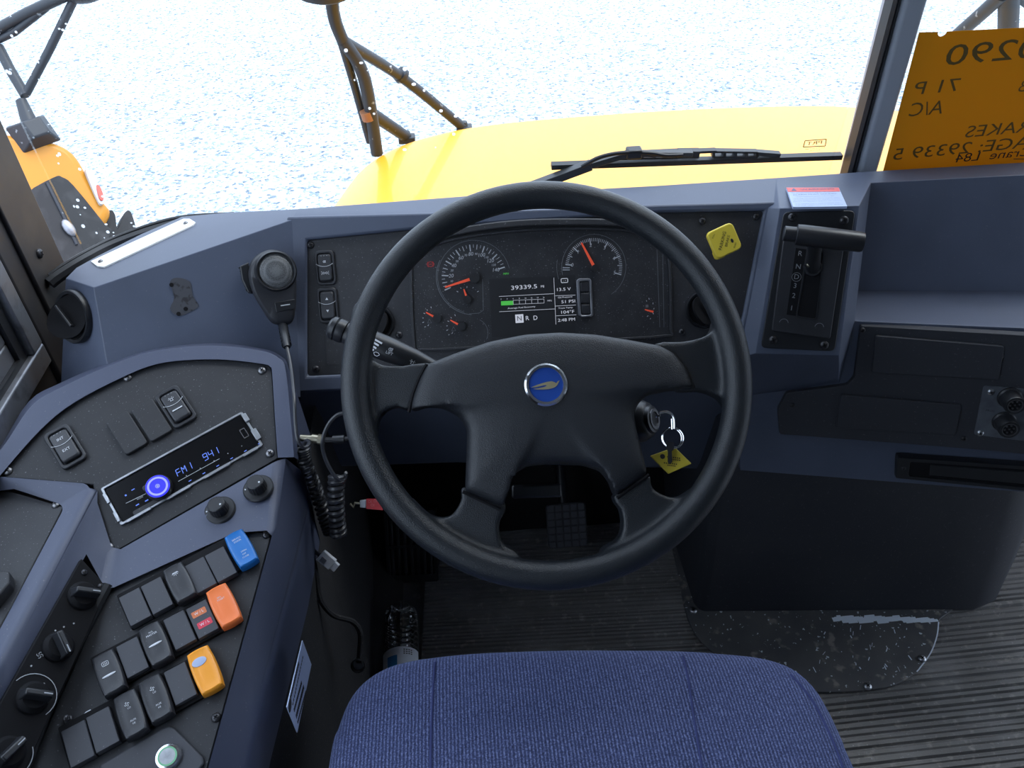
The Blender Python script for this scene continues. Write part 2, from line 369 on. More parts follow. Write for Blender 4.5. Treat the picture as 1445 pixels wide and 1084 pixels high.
# --- crossview mirror tripods
def strut(b, pts, r): b.tube(pts, r, 10)
def tpt(M, w): return M.inverted() @ Vector(w)
def tripod_left():
    base = ony(532, 213, 2.16); M = Matrix.Translation(base)
    t = thing('crossview_mirror', 'black crossview mirror on a tripod at the left corner of the yellow bonnet', 'mirror', M)
    def P(x, y, Y): return ony(x, y, Y)-base
    j = P(484, 58, 2.1)
    for nm, pts, r in (('leg', [P(532, 217, 2.16), P(514, 110, 2.12), P(484, 58, 2.1)], .017), ('leg', [P(522, 200, 2.17), P(500, 120, 2.14), P(482, 60, 2.1)], .011), ('leg', [P(654, 180, 2.46), P(568, 110, 2.32), j], .015), ('leg', [P(573, 193, 2.36), P(524, 160, 2.2)], .018)):
        bb = MB(); strut(bb, smooth_path(pts, 5), r)
        l = bb.build(nm, STRUT, t)
    for x, y, Y in ((655, 180, 2.46), (574, 194, 2.36)):
        bb = MB(); c = P(x, y, Y); bb.box(c.x, c.y, c.z-.004, .05, .04, .02); bb.cyl(c.x, c.y, .012, c.z-.01, c.z+.02, 10); bb.build('foot', STRUT, t, bevel=.004)
    bb = MB(); strut(bb, [P(568, 108, 2.32), P(564, 104, 2.315)], .024); bb.build('clamp', STRUT, t)
    bb = MB(); strut(bb, smooth_path([j, P(473, 30, 2.08), P(468, 0, 2.06), P(466, -30, 2.05)], 5), .016); bb.build('stem', STRUT, t)
    bb = MB(); c = P(459, -38, 2.02); bb.T = Matrix.Translation(c) @ Matrix.Rotation(.35, 4, 'X'); bb.lathe([(.02, -.03), (.07, -.032), (.088, -.018), (.09, 0), (.085, .02), (.05, .05), (.01, .06)], 36); bb.build('mirror_head', STRUT, t)
    bb = MB(); a, c = P(517, 156, 2.135), P(521, 168, 2.138); strut(bb, [a, c], .019); bb.build('reflector_band', mat('band_copper', (.30, .13, .06), .5), t)
tripod_left()
def tripod_right():
    base = ony(1420, 70, 2.4); M = Matrix.Translation(base)
    t = thing('crossview_mirror', 'dark mirror struts seen above the yellow paper through the right windscreen', 'mirror', M)
    def P(x, y, Y): return ony(x, y, Y)-base
    for pts, r in (([P(1350, 50, 2.5), P(1382, 22, 2.4), P(1415, -8, 2.3)], .02), ([P(1422, 60, 2.4), P(1424, -20, 2.3)], .028), ([P(1500, 40, 2.5), P(1424, -20, 2.3)], .02)):
        bb = MB(); strut(bb, pts, r); bb.build('leg', STRUT, t)
    bb = MB(); bb.sph(P(1424, -45, 2.28), .09, (1, .5, .8)); bb.build('mirror_head', STRUT, t)
tripod_right()
# --- neighbouring bus at the left: nose corner, black side panel, marker lamp, mirror tripod
NB = frame(dep(90, 270, 2.75), 48, 38)
nb = thing('neighbouring_bus', 'orange yellow nose corner of the bus parked alongside at the left', 'bus', NB)
def npts(p, h=0): return lps(NB, p, h)
b = MB(); o = sp2(npts([(-150, 178), (-40, 183), (30, 189), (72, 197), (104, 214), (126, 248), (147, 282), (157, 297), (149, 316), (120, 350), (60, 470), (-150, 520)]), 4)
b.prism(o, -.45, 0); b.build('fender', BUSO, nb, bevel=.03, seg=5, ang=50)
b = MB(); o = sp2(npts([(34, 277), (76, 250), (88, 250), (104, 262), (147, 315), (158, 330), (130, 372), (92, 400), (40, 420), (20, 330)], .004), 3)
b.prism(o, -.02, .006); b.build('wheel_arch_panel', DARKB, nb, bevel=.004)
b = MB(); p = [lp(NB, *q, .008) for q in ((66, 258), (86, 298), (108, 345))]; b.tube([(x, y, .008) for x, y in p], .005, 8); b.build('panel_rib', STRUT, nb)
b = MB(); c = lp(NB, 97, 322, .01); b.T = Matrix.Translation((c[0], c[1], .012)); b.sph((0, 0, 0), .03, (.6, 1.1, .4)); b.build('hinge', ALU, nb)
for nm, mm, pts in (('marker_lamp', CLRL, [(121, 238), (127, 240), (146, 272), (148, 284), (143, 288), (138, 281), (128, 258)]), ('marker_lens', AMBL, [(136, 262), (141, 263), (146, 276), (145, 283), (140, 280)])):
    b = MB(); b.prism(sp2(npts(pts, .02), 3), -.01, .016 if nm == 'marker_lamp' else .022); b.build(nm, mm, nb, bevel=.004)
b = MB(); o = npts([(146, 306), (157, 296), (163, 304), (166, 322), (176, 300), (185, 299), (193, 328), (188, 344), (150, 350)], -.06)
b.prism(sp2(o, 3), -.14, -.06); b.build('tyre', DARKB, nb, bevel=.01)
base = dep(48, 188, 2.72); M = Matrix.Translation(base)
t = thing('crossview_mirror', 'black mirror tripod on the nose of the neighbouring bus at the far left', 'mirror', M)
def P(x, y, d): return dep(x, y, d)-base
for pts, r in (([P(36, 135, 2.72), P(14, 98, 2.72), P(-2, 66, 2.72)], .017), ([P(37, 132, 2.72), P(70, 70, 2.7), P(103, 2, 2.68)], .014), ([P(-10, 45, 2.7), P(40, 18, 2.68), P(92, -6, 2.66)], .018), ([P(-10, 60, 2.72), P(20, 46, 2.7), P(66, 10, 2.68)], .012)):
    b = MB(); strut(b, pts, r); b.build('strut', STRUT, t)
b = MB(); strut(b, [P(30, 142, 2.72), P(46, 184, 2.72)], [.018, .03]); b.build('post', STRUT, t)
b = MB(); b.T = Matrix.Translation(P(48, 188, 2.72)) @ NB.to_3x3().to_4x4(); b.loft([[(x*.07, y*.05, -.01) for x, y in ((-1, -1), (1, -1), (1, 1), (-1, 1))], [(x*.03, y*.03, .05) for x, y in ((-1, -1), (1, -1), (1, 1), (-1, 1))]]); b.build('foot', STRUT, t, bevel=.006)
b = MB(); b.sph(P(110, -22, 2.66), .1, (1, .5, .6)); b.build('mirror_head', STRUT, t)
# ================================================================== BUS SHELL
GYB = 1.125                                       # windscreen foot
def gy(z): return GYB+.02-.10*(z-.82)
# left windscreen
b = MB()
def pane(xs, z0, z1):
    b = MB(); b.loft([[(x, gy(z0), z0) for x in xs]+[(x, gy(z0)+.005, z0) for x in xs[::-1]], [(x, gy(z1), z1) for x in xs]+[(x, gy(z1)+.005, z1) for x in xs[::-1]]]); return b
struct(pane([-.60, .59], .70, 1.86).build('window_1', GLASS))
struct(pane([.63, 1.74], .70, 1.86).build('window_2', GLASS))
rnd = random.Random(11); b = MB()
for i in range(150):
    x, y = (rnd.uniform(40, 185), rnd.uniform(210, 350)) if i < 75 else ((rnd.uniform(0, 110), rnd.uniform(5, 190)) if i < 110 else (rnd.uniform(470, 660), rnd.uniform(20, 215)))
    d = ray(x, y); t_ = (gy(.95)-.001-CAM.y)/d.y; p = CAM+d*t_; p.y = gy(p.z)-.0008
    if p.x < -.585: continue
    r_ = rnd.uniform(.0008, .0024); b.sph(p, r_, (rnd.uniform(.7, 1.5), .25, rnd.uniform(.8, 1.6)), 6)
dr_ = tag(b.build('water_drops', drop_mat()), 'small pale drops and specks on the left windscreen glass', 'drops'); dr_['kind'] = 'stuff'
# centre post with its rubber strip
def col_at(pxb, pxt, Y0, Y1):                     # world points of a post edge
    return ony(*pxb, Y0), ony(*pxt, Y1)
a0, a1 = ony(1207, 242, GYB), ony(1271, -2, GYB-.03); c0, c1 = ony(1238, 240, GYB), ony(1309, -2, GYB-.03)
def ext(p, q, k): return p+(q-p)*k
b = MB(); R = []
for k in (-.25, 4.2):
    p, q = ext(a0, a1, k), ext(c0, c1, k); R.append([p+Vector((0, .05, 0)), p, p+Vector((.006, -.008, 0)), q+Vector((-.006, -.008, 0)), q, q+Vector((0, .05, 0))])
b.loft(R); struct(b.build('trim_1', mat('post_grey_paint', (.33, .36, .41), .45, bump=(900, .15, .0003)), bevel=.003))
a2, a3 = ony(1196, 240, GYB), ony(1260, -2, GYB-.03)
b = MB(); R = []
for k in (-.25, 4.2):
    p, q = ext(a2, a3, k), ext(a0, a1, k); m = (p+q)/2; R.append([p+Vector((0, .02, 0)), p+Vector((0, -.002, 0)), p.lerp(q, .38)+Vector((0, -.006, 0)), m+Vector((0, -.001, 0)), p.lerp(q, .62)+Vector((0, -.006, 0)), q+Vector((0, -.003, 0)), q+Vector((0, .02, 0))])
b.loft(R); struct(b.build('trim_2', GASK))
# windscreen rubber along the dash top at the left corner
b = MB(); g = [onx(70, 400, -.588), ony(84, 389, 1.02), ony(120, 367, 1.05), ony(160, 347, 1.09), ony(215, 327, 1.115), ony(262, 316, 1.125), ony(330, 312, 1.125)]
b.tube(smooth_path(g, 5), .009, 8); b.tube([p+Vector((0, .008, .007)) for p in smooth_path(g, 5)], .004, 8); struct(b.build('trim_3', GASK))
# left A pillar
b = MB(); X0 = -.605
def pil(y0, y1, z0, z1, x0, x1): b.prism([(x0, y0), (x1, y0), (x1, y1), (x0, y1)], z0, z1)
pil(.945, 1.075, .50, 1.9, -.66, -.598); struct(b.build('trim_4', BRONZE, bevel=.006))
b = MB(); b.prism([(-.60, .985), (-.592, .985), (-.592, 1.075), (-.60, 1.075)], .72, 1.9); pf = struct(b.build('trim_5', BRONZE, bevel=.003))
PX = mk((-.592, 1.03, .80), (0, 1, 0), (0, 0, 1))
screw(pf, at(mk((-.592, 1.03, .80), (0, 1, 0), (0, 0, 1)), 55, 358), .007, SCREWK)
# left sliding window: outer frame, inner sash, glass
b = MB(); z0 = .672
def xbar(y0, y1, za, zb, x0=-.63, x1=-.597): b.loft([[(x, y0, z) for x, z in ((x0, za), (x1, za), (x1, zb), (x0, zb))], [(x, y1, z) for x, z in ((x0, za), (x1, za), (x1, zb), (x0, zb))]])
xbar(-2.2, .945, .672, .705); xbar(-2.2, .945, 1.75, 1.80); xbar(.915, .945, .705, 1.75); w3 = struct(b.build('window_3', ALU, bevel=.003))
b = MB(); xbar(-.2, .895, .712, .742, -.632, -.612); xbar(.868, .895, .742, 1.74, -.632, -.612); b.build('sash', ALU, w3, M=I4, bevel=.003)
b = MB(); xbar(-.2, .912, .705, .714, -.634, -.606); xbar(.895, .912, .714, 1.75, -.634, -.606); b.build('track', GASK, w3, M=I4)
b = MB(); xbar(-2.2, .868, .742, 1.74, -.624, -.621); b.build('pane', GLASS, w3, M=I4)
# walls, roof
b = MB(); xbar(-2.2, 1.10, -.1, .672, -.70, -.605); xbar(1.10, 1.40, -.1, .45, -.70, -.605); struct(b.build('wall_left', BRONZE))
b = MB(); xbar(-2.2, 1.09, 1.80, 2.0, -.70, -.605); struct(b.build('wall_left_upper', CREAM))
b = MB(); b.box(.6, -.55, 2.0, 2.7, 3.3, .05); struct(b.build('ceiling', CREAM))
b = MB(); b.box(.6, 1.03, 1.92, 2.6, .1, .14); struct(b.build('wall_front_upper', CREAM))
b = MB(); xbar(-2.2, .15, -.1, .80, 1.82, 1.88); xbar(-1.0, .72, .80, 1.72, 1.82, 1.88); xbar(-2.2, 1.09, 1.72, 2.0, 1.82, 1.88); xbar(.95, 1.09, -.1, 1.72, 1.82, 1.88); struct(b.build('wall_right', CREAM))  # second bar is an added blind panel, cutting light from the right door
b = MB(); b.box(.6, -1.0, .95, 2.6, .04, 2.1); struct(b.build('rear_light_block', mat('rear_block_grey', (.05, .055, .065), .7)))  # unseen partition added to block light from behind
b = MB(); xbar(-1.0, -.85, .672, 1.60, -.66, -.61); struct(b.build('left_light_block', CREAM))  # unseen panel added to close the rear of the window and limit its light
# ================================================================== DASHBOARD BODY
ipw = lambda x, y, h=.006: wp(IP, x, y, h)
c0 = onz(132, 406, .80); c1 = ipw(412, 310); b1 = ipw(424, 560)
F2 = frame3(c0, c1, b1)
if F2.col[2].y > 0: F2 = mk(c0, c1-c0, c0-b1)
_f = frame(c0, -25, 14); b0 = wp(F2, 166, 600); F3 = frame3(c0, wp(_f, 84, 450), b0)
if F3.col[2].y > 0: F3 = frame3(wp(_f, 84, 450), c0, b0)
if F3.col[2].y > 0: F3 = mk(F3.to_translation(), F3.col[0].to_3d(), -F3.col[1].to_3d())
DB = Matrix.Translation((.3, 1.0, .4))
dash = thing('dashboard', 'navy blue moulded plastic dashboard stretching the full width below the windscreen', 'dashboard', DB)
b = MB(); b.T = DB.inverted()
def vs(*p): return [b.V(q) for q in p]
t0 = wp(F3, 93, 393); b00 = wp(F3, 84, 590)
FT = frame3(c0, c1, onz(330, 299, .812))
if FT.col[2].z < 0: FT = mk(FT.to_translation(), FT.col[0].to_3d(), -FT.col[1].to_3d())
t0 = wp(FT, 93, 393); T = [t0]+[wp(FT, *p) for p in ((108, 378), (140, 360), (200, 330), (256, 306), (320, 300), (420, 295))]
T2 = [onz(655, 277, .814), onz(930, 262, .814), onz(1096, 251, .814)]
tv = vs(*T); t2 = vs(*T2); k0, k1, q0, q00, q1 = vs(c0, c1, b0, b00, b1)
b.F([k0]+tv+[k1]); ipr = b.V(ipw(1092, 288)); ipm = b.V(ipw(760, 297))
b.F([k1, tv[-1]]+t2+[ipr, ipm]); b.F([k0, k1, q1, q0]); b.F([tv[0], k0, q0, q00])
# scuttle lip dropping to the windscreen foot
dr = [b.V(p+Vector((0, .045, -.03))) for p in T[2:]+T2]; tt = tv[2:]+t2
for i in range(len(tt)-1): b.F([tt[i], dr[i], dr[i+1], tt[i+1]])
# shifter tower
A, B_, C_, D_ = [b.V(wp(SHF, *p, .003)) for p in ((1100, 294), (1213, 290), (1184, 502), (1067, 499))]
A2 = b.V(ipw(1084, 293)); D2 = b.V(ipw(1043, 506)); T9 = b.V(onz(1228, 242, .814)); Bt = b.V(onz(1229, 258, .813)); lipL = b.V(onz(1206, 453, .66))
Ap = b.V(onz(1096, 262, .814)); b.F([A, D_, C_, B_]); b.F([A2, D2, D_, A]); b.F([Ap, Bt, B_, A]); b.F([ipr, t2[-1], Ap, A, A2]); b.F([t2[-1], T9, Bt, Ap]); b.F([B_, C_, lipL, Bt])
# tray and lower face at the right
T11 = b.V(onz(2100, 191, .814)); Rt = b.V(onz(2100, 213, .813)); w0 = b.V(onz(1206, 410, .637)); w1 = b.V(onz(2100, 414, .637)); lipR = b.V(onz(2100, 490, .66))
b.F([Bt, T9, T11, Rt]); b.F([Bt, Rt, w1, w0]); b.F([w0, w1, lipR, lipL]); b.F([Bt, w0, lipL])
dr2 = [b.V(onz(1228, 242, .814)+Vector((0, .045, -.03))), b.V(onz(2100, 191, .814)+Vector((0, .045, -.03)))]
b.F([T9, dr2[0], dr2[1], T11]); b.F([t2[-1], dr[-1], dr2[0], T9])
L0 = b.V(wp(LRP, 1045, 664, -.006)); L1 = b.V(wp(LRP, 2100, 745, -.006)); L2 = b.V(wp(LRP, 1040, 560, -.006)); L3 = b.V(wp(LRP, 1184, 540, -.006))
b.F([lipL, lipR, L1, L0, L2, L3]); b.F([C_, lipL, L3]); b.F([D_, C_, L3, L2]); b.F([D2, D_, L2])
u0, u1 = b.V(wp(LRP, 1045, 664, -.006)+Vector((0, .2, .03))), b.V(wp(LRP, 2100, 745, -.006)+Vector((.0, .2, .03))); b.F([L0, L1, u1, u0])
b.build('dash_shell', NAVY, dash, bevel=.011, seg=4, ang=14)
# frame round the instrument panel
o = [(404, 305), (600, 300), (760, 295), (930, 288), (1097, 284), (1066, 440), (1050, 512), (760, 534), (415, 556)]
i_ = [(433, 339), (600, 322), (760, 311), (930, 300), (1079, 297), (1050, 440), (1036, 498), (760, 516), (433, 531)]
b = MB(); b.band(lps(IP, o, .006), lps(IP, i_, .006), -.02, .006); b.build('bezel', NAVY, dash, M=IP, bevel=.004, seg=3)
# knee panel under it
b = MB(); b.T = DB.inverted(); b.loft([[ipw(424, 548, 0), ipw(760, 528, 0), ipw(1046, 506, 0)], [ony(424, 590, .955), ony(700, 600, .955), ony(1046, 575, .955)], [ony(446, 660, 1.0), ony(645, 653, 1.0), ony(1046, 664, 1.0)], [ony(446, 640, 1.25), ony(645, 640, 1.25), ony(1046, 640, 1.25)]], closed=False)
b.build('knee_panel', NAVY, dash, bevel=.01, ang=14)
# old bracket mark with two screw holes on the left front face
M = at(F2, 258, 419, .0006, to=(258+20, 419-8))
q = sp2(lps(M, [(240, 398), (250, 392), (268, 398), (272, 418), (280, 432), (268, 440), (252, 446), (240, 436), (246, 420)]), 3)
b = MB(); b.prism(q, -.0004, .0003); b.build('adhesive_patch', mat('glue_grey', (.055, .057, .068), .75, mottle=[(90, (.02, .02, .024), .52, .6)]), dash, M=M)
for x, y in ((242, 402), (262, 436), (252, 443)):
    m2 = at(F2, x, y, .001); b = MB(); b.cyl(0, 0, .0028, 0, .0008, 12); b.build('screw_hole', MATTE, dash, M=m2)
# engraved plate along the left top of the dash
M = at(FT, 201, 344, .0015, to=(274, 313))
t = thing('name_plate', 'long white engraved plate screwed to the dash top at the left', 'plate', M)
q = lps(M, [(128, 369), (137, 376), (147, 377), (272, 318), (276, 314), (268, 309), (259, 309)])
xs = [p[0] for p in q]; ys = [p[1] for p in q]
b = MB(); b.prism(q, -.004, .0006); b.build('plate', PLATEW, t, bevel=.0004, seg=1)
b = MB(); a_, c_ = lp(M, 162, 366), lp(M, 235, 333); k = math.degrees(math.atan2(c_[1]-a_[1], c_[0]-a_[0]))
rnd = random.Random(5)
for i in range(34):
    f = (i+.5)/34
    if i not in (11, 12, 22): b.line((a_[0]+(c_[0]-a_[0])*f, a_[1]+(c_[1]-a_[1])*f), (a_[0]+(c_[0]-a_[0])*(f+rnd.uniform(.006, .016)), a_[1]+(c_[1]-a_[1])*f+rnd.uniform(-.001, .0022)), .0005, .0007)
b.build('worn_print', mat('worn_engraving', (.55, .55, .52), .6), t)
for x, y in ((142, 369), (262, 315)): screw(t, at(M, x, y, .0006), .0035)
# ================================================================== INSTRUMENT PANEL
b = MB(); b.prism(lps(IP, i_), -.012, 0); ip = b.build('instrument_panel', PANEL, dash, M=IP, bevel=.0015, seg=2); ip['label'] = 'black textured instrument panel'
for x, y in ((438, 346), (446, 521), (563, 473), (991, 312), (1067, 306), (962, 469)): screw(ip, at(IP, x, y, 0), .0052, SCREWK)
q = rrect(*lp(IP, 476, 492), .036, .046, .004); b = MB(); b.band(q, rrect(*lp(IP, 476, 492), .0335, .0435, .003), 0, .0006); b.build('blanking_outline', SWB, ip)
# --- cluster
CL = at(IP, 762, 405, .0005)
cl = thing('instrument_cluster', 'instrument cluster with speedometer, tachometer and lit mileage display', 'gauge cluster', CL)
out = sp2(lps(CL, [(582, 385), (588, 364), (618, 346), (680, 333), (760, 326), (840, 325), (900, 330), (930, 343), (942, 370), (944, 462), (938, 472), (850, 478), (760, 484), (660, 489), (596, 491), (586, 484)]), 4)
b = MB(); b.prism(out, -.006, .0015); b.build('face', LENS, cl, bevel=.001, seg=1)
def grow(P, k):
    cx = sum(p[0] for p in P)/len(P); cy = sum(p[1] for p in P)/len(P); n = len(P); R = []
    for i in range(n):
        a, c = P[i-1], P[(i+1) % n]; dx, dy = c[0]-a[0], c[1]-a[1]; L = math.hypot(dx, dy) or 1; nx, ny = dy/L, -dx/L
        if nx*(P[i][0]-cx)+ny*(P[i][1]-cy) < 0: nx, ny = -nx, -ny
        R.append((P[i][0]+nx*k, P[i][1]+ny*k))
    return R
b = MB(); b.band(grow(out, .0035), grow(out, .0), -.004, .0045); b.build('rim', PANEL, cl, bevel=.0012, seg=2)
# arched visor over the top
av = sp2(lps(CL, [(572, 372), (598, 347), (650, 332), (720, 322), (800, 319), (880, 321), (930, 330), (958, 356)]), 5, False); bv = sp2(lps(CL, [(566, 366), (592, 338), (648, 322), (720, 312), (800, 309), (884, 311), (938, 321), (966, 350)]), 5, False)
b = MB(); nv = len(av); b.loft([[(*p, -.004) for p in (av[k], bv[k])]+[(bv[k][0], bv[k][1], .011*math.sin(PI*k/(nv-1))**.5), (av[k][0], av[k][1], .011*math.sin(PI*k/(nv-1))**.5)] for k in range(nv)]); b.build('visor', PANEL, cl, bevel=.002, seg=2)
Z = .0017
def pc(x, y): return lp(CL, x, y, Z)
def dist(a, c): return math.dist(a, c)
def dial(cxy, rpx, a0, a1, n, big, mid, labels, nm):
    c = pc(*cxy); r = dist(c, pc(*rpx)); b = MB(); lab = MB()
    for i in range(n+1):
        a = math.radians(a0+(a1-a0)*i/n); L, w = (.0095, .0016) if i % big == 0 else ((.007, .0010) if i % mid == 0 else (.0045, .0007))
        b.line((c[0]+r*math.cos(a), c[1]+r*math.sin(a)), (c[0]+(r-L)*math.cos(a), c[1]+(r-L)*math.sin(a)), w, Z)
    for s, f, h, rr_ in labels:
        a = math.radians(a0+(a1-a0)*f); lab.text(s, c[0]+rr_*r*math.cos(a), c[1]+rr_*r*math.sin(a), h, Z+.0002, shear=.2)
    b.build('tick_marks', DIMW, cl); lab.build('numerals', DIMW, cl); return c, r
def needle(p, q, w, hub=.006):
    a, c = pc(*p), pc(*q); d = Vector((c[0]-a[0], c[1]-a[1])).normalized(); n = Vector((-d.y, d.x))
    b = MB(); b.prism([(a[0]+n.x*w/2, a[1]+n.y*w/2), (c[0]+n.x*w/4, c[1]+n.y*w/4), (c[0]-n.x*w/4, c[1]-n.y*w/4), (a[0]-n.x*w/2, a[1]-n.y*w/2)], Z+.003, Z+.0045); o = b.build('needle', RED, cl)
    h = MB(); h.cyl(a[0]-d.x*hub*.8, a[1]-d.y*hub*.8, hub, Z, Z+.0055, 20); h.build('hub', SCR, o)
c, r = dial((669, 391), (669, 345), 200, 14, 28, 4, 2, [(str(v), v/140, .0050 if v % 20 == 0 else .0030, .71) for v in range(10, 150, 10)], 's')
needle((664, 394), (628, 405.5), .0042, .0075)
b = MB(); b.arc(c[0], c[1], r*1.13, 10, 250, .0006, Z); b.arc(c[0], c[1], r*1.17, 150, 262, .0009, Z); g = lps(CL, [(681, 394), (682, 438), (676, 442), (662, 443)], Z); b.pline(g, .0007, Z); b.build('dial_outline', FAINT, cl)
b = MB(); b.text('MPH', *pc(714, 386.5), .0028, Z, shear=.2); b.build('unit_lettering', LCDG, cl)
c, r = dial((838, 377), (839, 336), 171, -19, 50, 10, 5, [(str(v), v/5, .0050, .76) for v in range(6)], 't')
b = MB()
for y in (378, 381): b.line(pc(794, y), pc(804, y), .001, Z)
b.build('tick_marks', DIMW, cl); needle((837, 375), (820, 343), .0042, .005)
b = MB(); b.arc(c[0], c[1], r*1.13, -60, 190, .0006, Z); b.arc(c[0], c[1], r*1.3, 165, 195, .0005, Z); b.build('dial_outline', FAINT, cl)
b = MB(); b.pline(lps(CL, [(927, 352), (931, 462)], Z), .0006, Z); b.pline(lps(CL, [(935, 352), (937, 462)], Z), .0006, Z); b.arc(*pc(668, 470), .021, -30, 60, .0006, Z); b.build('dial_outline', FAINT, cl)
def mini(ticks, np_, nq, hubr, dx=0, dy=0):
    b = MB()
    cc = pc(np_[0], np_[1])
    for i, (x, y) in enumerate(ticks):
        p = pc(x, y); d = Vector((cc[0]-p[0], cc[1]-p[1])).normalized()*(.0024 if i % 2 == 0 else .0016); b.line(p, (p[0]+d.x, p[1]+d.y), .0008, Z)
    b.build('tick_marks', WHITE, cl); needle(np_, nq, .003, hubr)
mini([(644.5, 411), (650, 406), (659, 404), (668, 405.5), (675.5, 411)], (658, 418.5), (654.5, 408), .006)
B0 = [(641.8, 443.8), (636, 448), (631.5, 453), (630, 460), (630, 466.5), (633, 473), (637.5, 471)]
mini(B0, (647, 458), (635.5, 451.7), .006)
mini([(x-33.8, y-11) for x, y in B0], (612.5, 447), (601.3, 440.8), .006)
mini([(915.5, 420.5), (912, 424), (921.5, 427), (923, 435), (922, 443.5), (917.5, 450.5), (913, 447)], (921, 440), (909.3, 437), .0005)
b = MB()
for x, y in ((606, 453), (640, 464)): b.pline([(pc(x, y)[0]+k*.003, pc(x, y)[1]+m*.003) for k, m in ((-1, -1), (0, 1), (1, -1))], .0005, Z, True)
b.rr(*pc(913, 432), .004, .004, Z, Z+.0002, .0005); b.build('symbols', FAINT, cl)
b = MB(); p = pc(607.5, 373); b.arc(p[0], p[1], .0036, 0, 360, .0005, Z, 16); b.arc(p[0], p[1], .0047, 130, 230, .0006, Z, 8); b.arc(p[0], p[1], .0047, -50, 50, .0006, Z, 8); b.line((p[0]-.002, p[1]), (p[0]+.002, p[1]), .0006, Z); b.build('brake_warning_lamp', LCDR, cl)
# display
sc_ = lps(CL, [(690, 394), (812, 388), (812, 470), (694, 476)], Z)
b = MB(); b.prism(sc_, -.001, .0018); scr = b.build('display', SCR, cl)
Z2 = .0021
b = MB(); pt = lambda x, y: lp(CL, x, y, Z2)
b.text('39339.5', *pt(739.5, 405.5), .0058, Z2, w=.0375); b.text('MI', *pt(765.5, 404.5), .0036, Z2)
b.text('13.5 V', *pt(795, 408.5), .0043, Z2, w=.020); b.text('Oil Pressure', *pt(797.5, 419.5), .0022, Z2, w=.021); b.text('51 PSI', *pt(802, 425.7), .0043, Z2, w=.020)
b.text('Trans Temp', *pt(798, 434.5), .0022, Z2, w=.021); b.text('104°F', *pt(800.5, 440.5), .0043, Z2, w=.019); b.text('2:48 PM', *pt(799.5, 451.5), .0043, Z2, w=.025)
for i, s in enumerate(('2', '4', '6', '8', '10', '12', '14', '16')): b.text(s, *pt(707+i*8.6, 422.3-i*.35), .0018, Z2)
b.text('MPG', *pt(775.5, 424.5), .0022, Z2); b.text('Average Fuel Economy', *pt(736, 434), .0023, Z2, w=.040)
b.text('R', *pt(744, 449.3), .0062, Z2); b.text('D', *pt(755.5, 448.8), .0062, Z2)
for p, q in (((704, 418.5), (781.5, 414.5)), ((704.5, 440), (783.5, 436)), ((781.5, 392), (784.5, 458)), ((783.5, 417.5), (812, 416.5)), ((783.5, 432), (812.5, 430.5)), ((784.5, 445.8), (813, 444.3))): b.line(pt(*p), pt(*q), .0005, Z2)
for i in range(3, 8):
    b.pline([pt(706.7+i*8.7-8.7, 425-.35*i), pt(706.7+i*8.7, 424.6-.35*i), pt(706.9+i*8.7, 430.2-.35*i), pt(706.9+i*8.7-8.7, 430.6-.35*i)], .0004, Z2, True)
b.text('– +', *pt(796.5, 396.3), .0024, Z2); p = pt(796.5, 396); b.pline(rrect(p[0], p[1], .0095, .0058, .001, 2), .0008, Z2, True)
b.build('display_text', LCDW, scr)
b = MB(); p = pt(733, 449.7); b.rr(p[0], p[1], .0118, .0122, Z2-.0002, Z2, .0005); b.build('gear_marker', LCDW, scr)
b = MB(); b.text('N', p[0], p[1], .0068, Z2+.0002); b.build('gear_letter', SCR, scr)
b = MB(); b.prism(lps(CL, [(707, 425.2), (724.3, 424.4), (724.5, 430.4), (707.2, 431.2)], Z2), Z2-.0002, Z2); b.build('economy_bar', LCDG, scr)
# button cluster in its chrome frame
bo = lps(CL, [(813, 396), (817, 393), (832, 393), (834, 396), (837, 445), (834, 447.5), (820, 447.5), (816, 445)], Z); bi = lps(CL, [(817, 398), (819, 397), (830, 396.5), (831.5, 398), (833.5, 443), (832, 444.5), (821, 445), (819.5, 443)], Z)
b = MB(); b.band(bo, bi, 0, .005); b.build('button_frame', ALU, cl, bevel=.0008, seg=1)
for y0, y1 in ((398.5, 412), (414, 428), (430, 443.5)):
    b = MB(); k = (y0-398)*.05; b.prism(lps(CL, [(818.5+k, y0), (831+k, y0-.4), (831.8+k, y1-.4), (819+k, y1)], Z), 0, .004); b.build('button', SWB, cl, bevel=.001, seg=2)
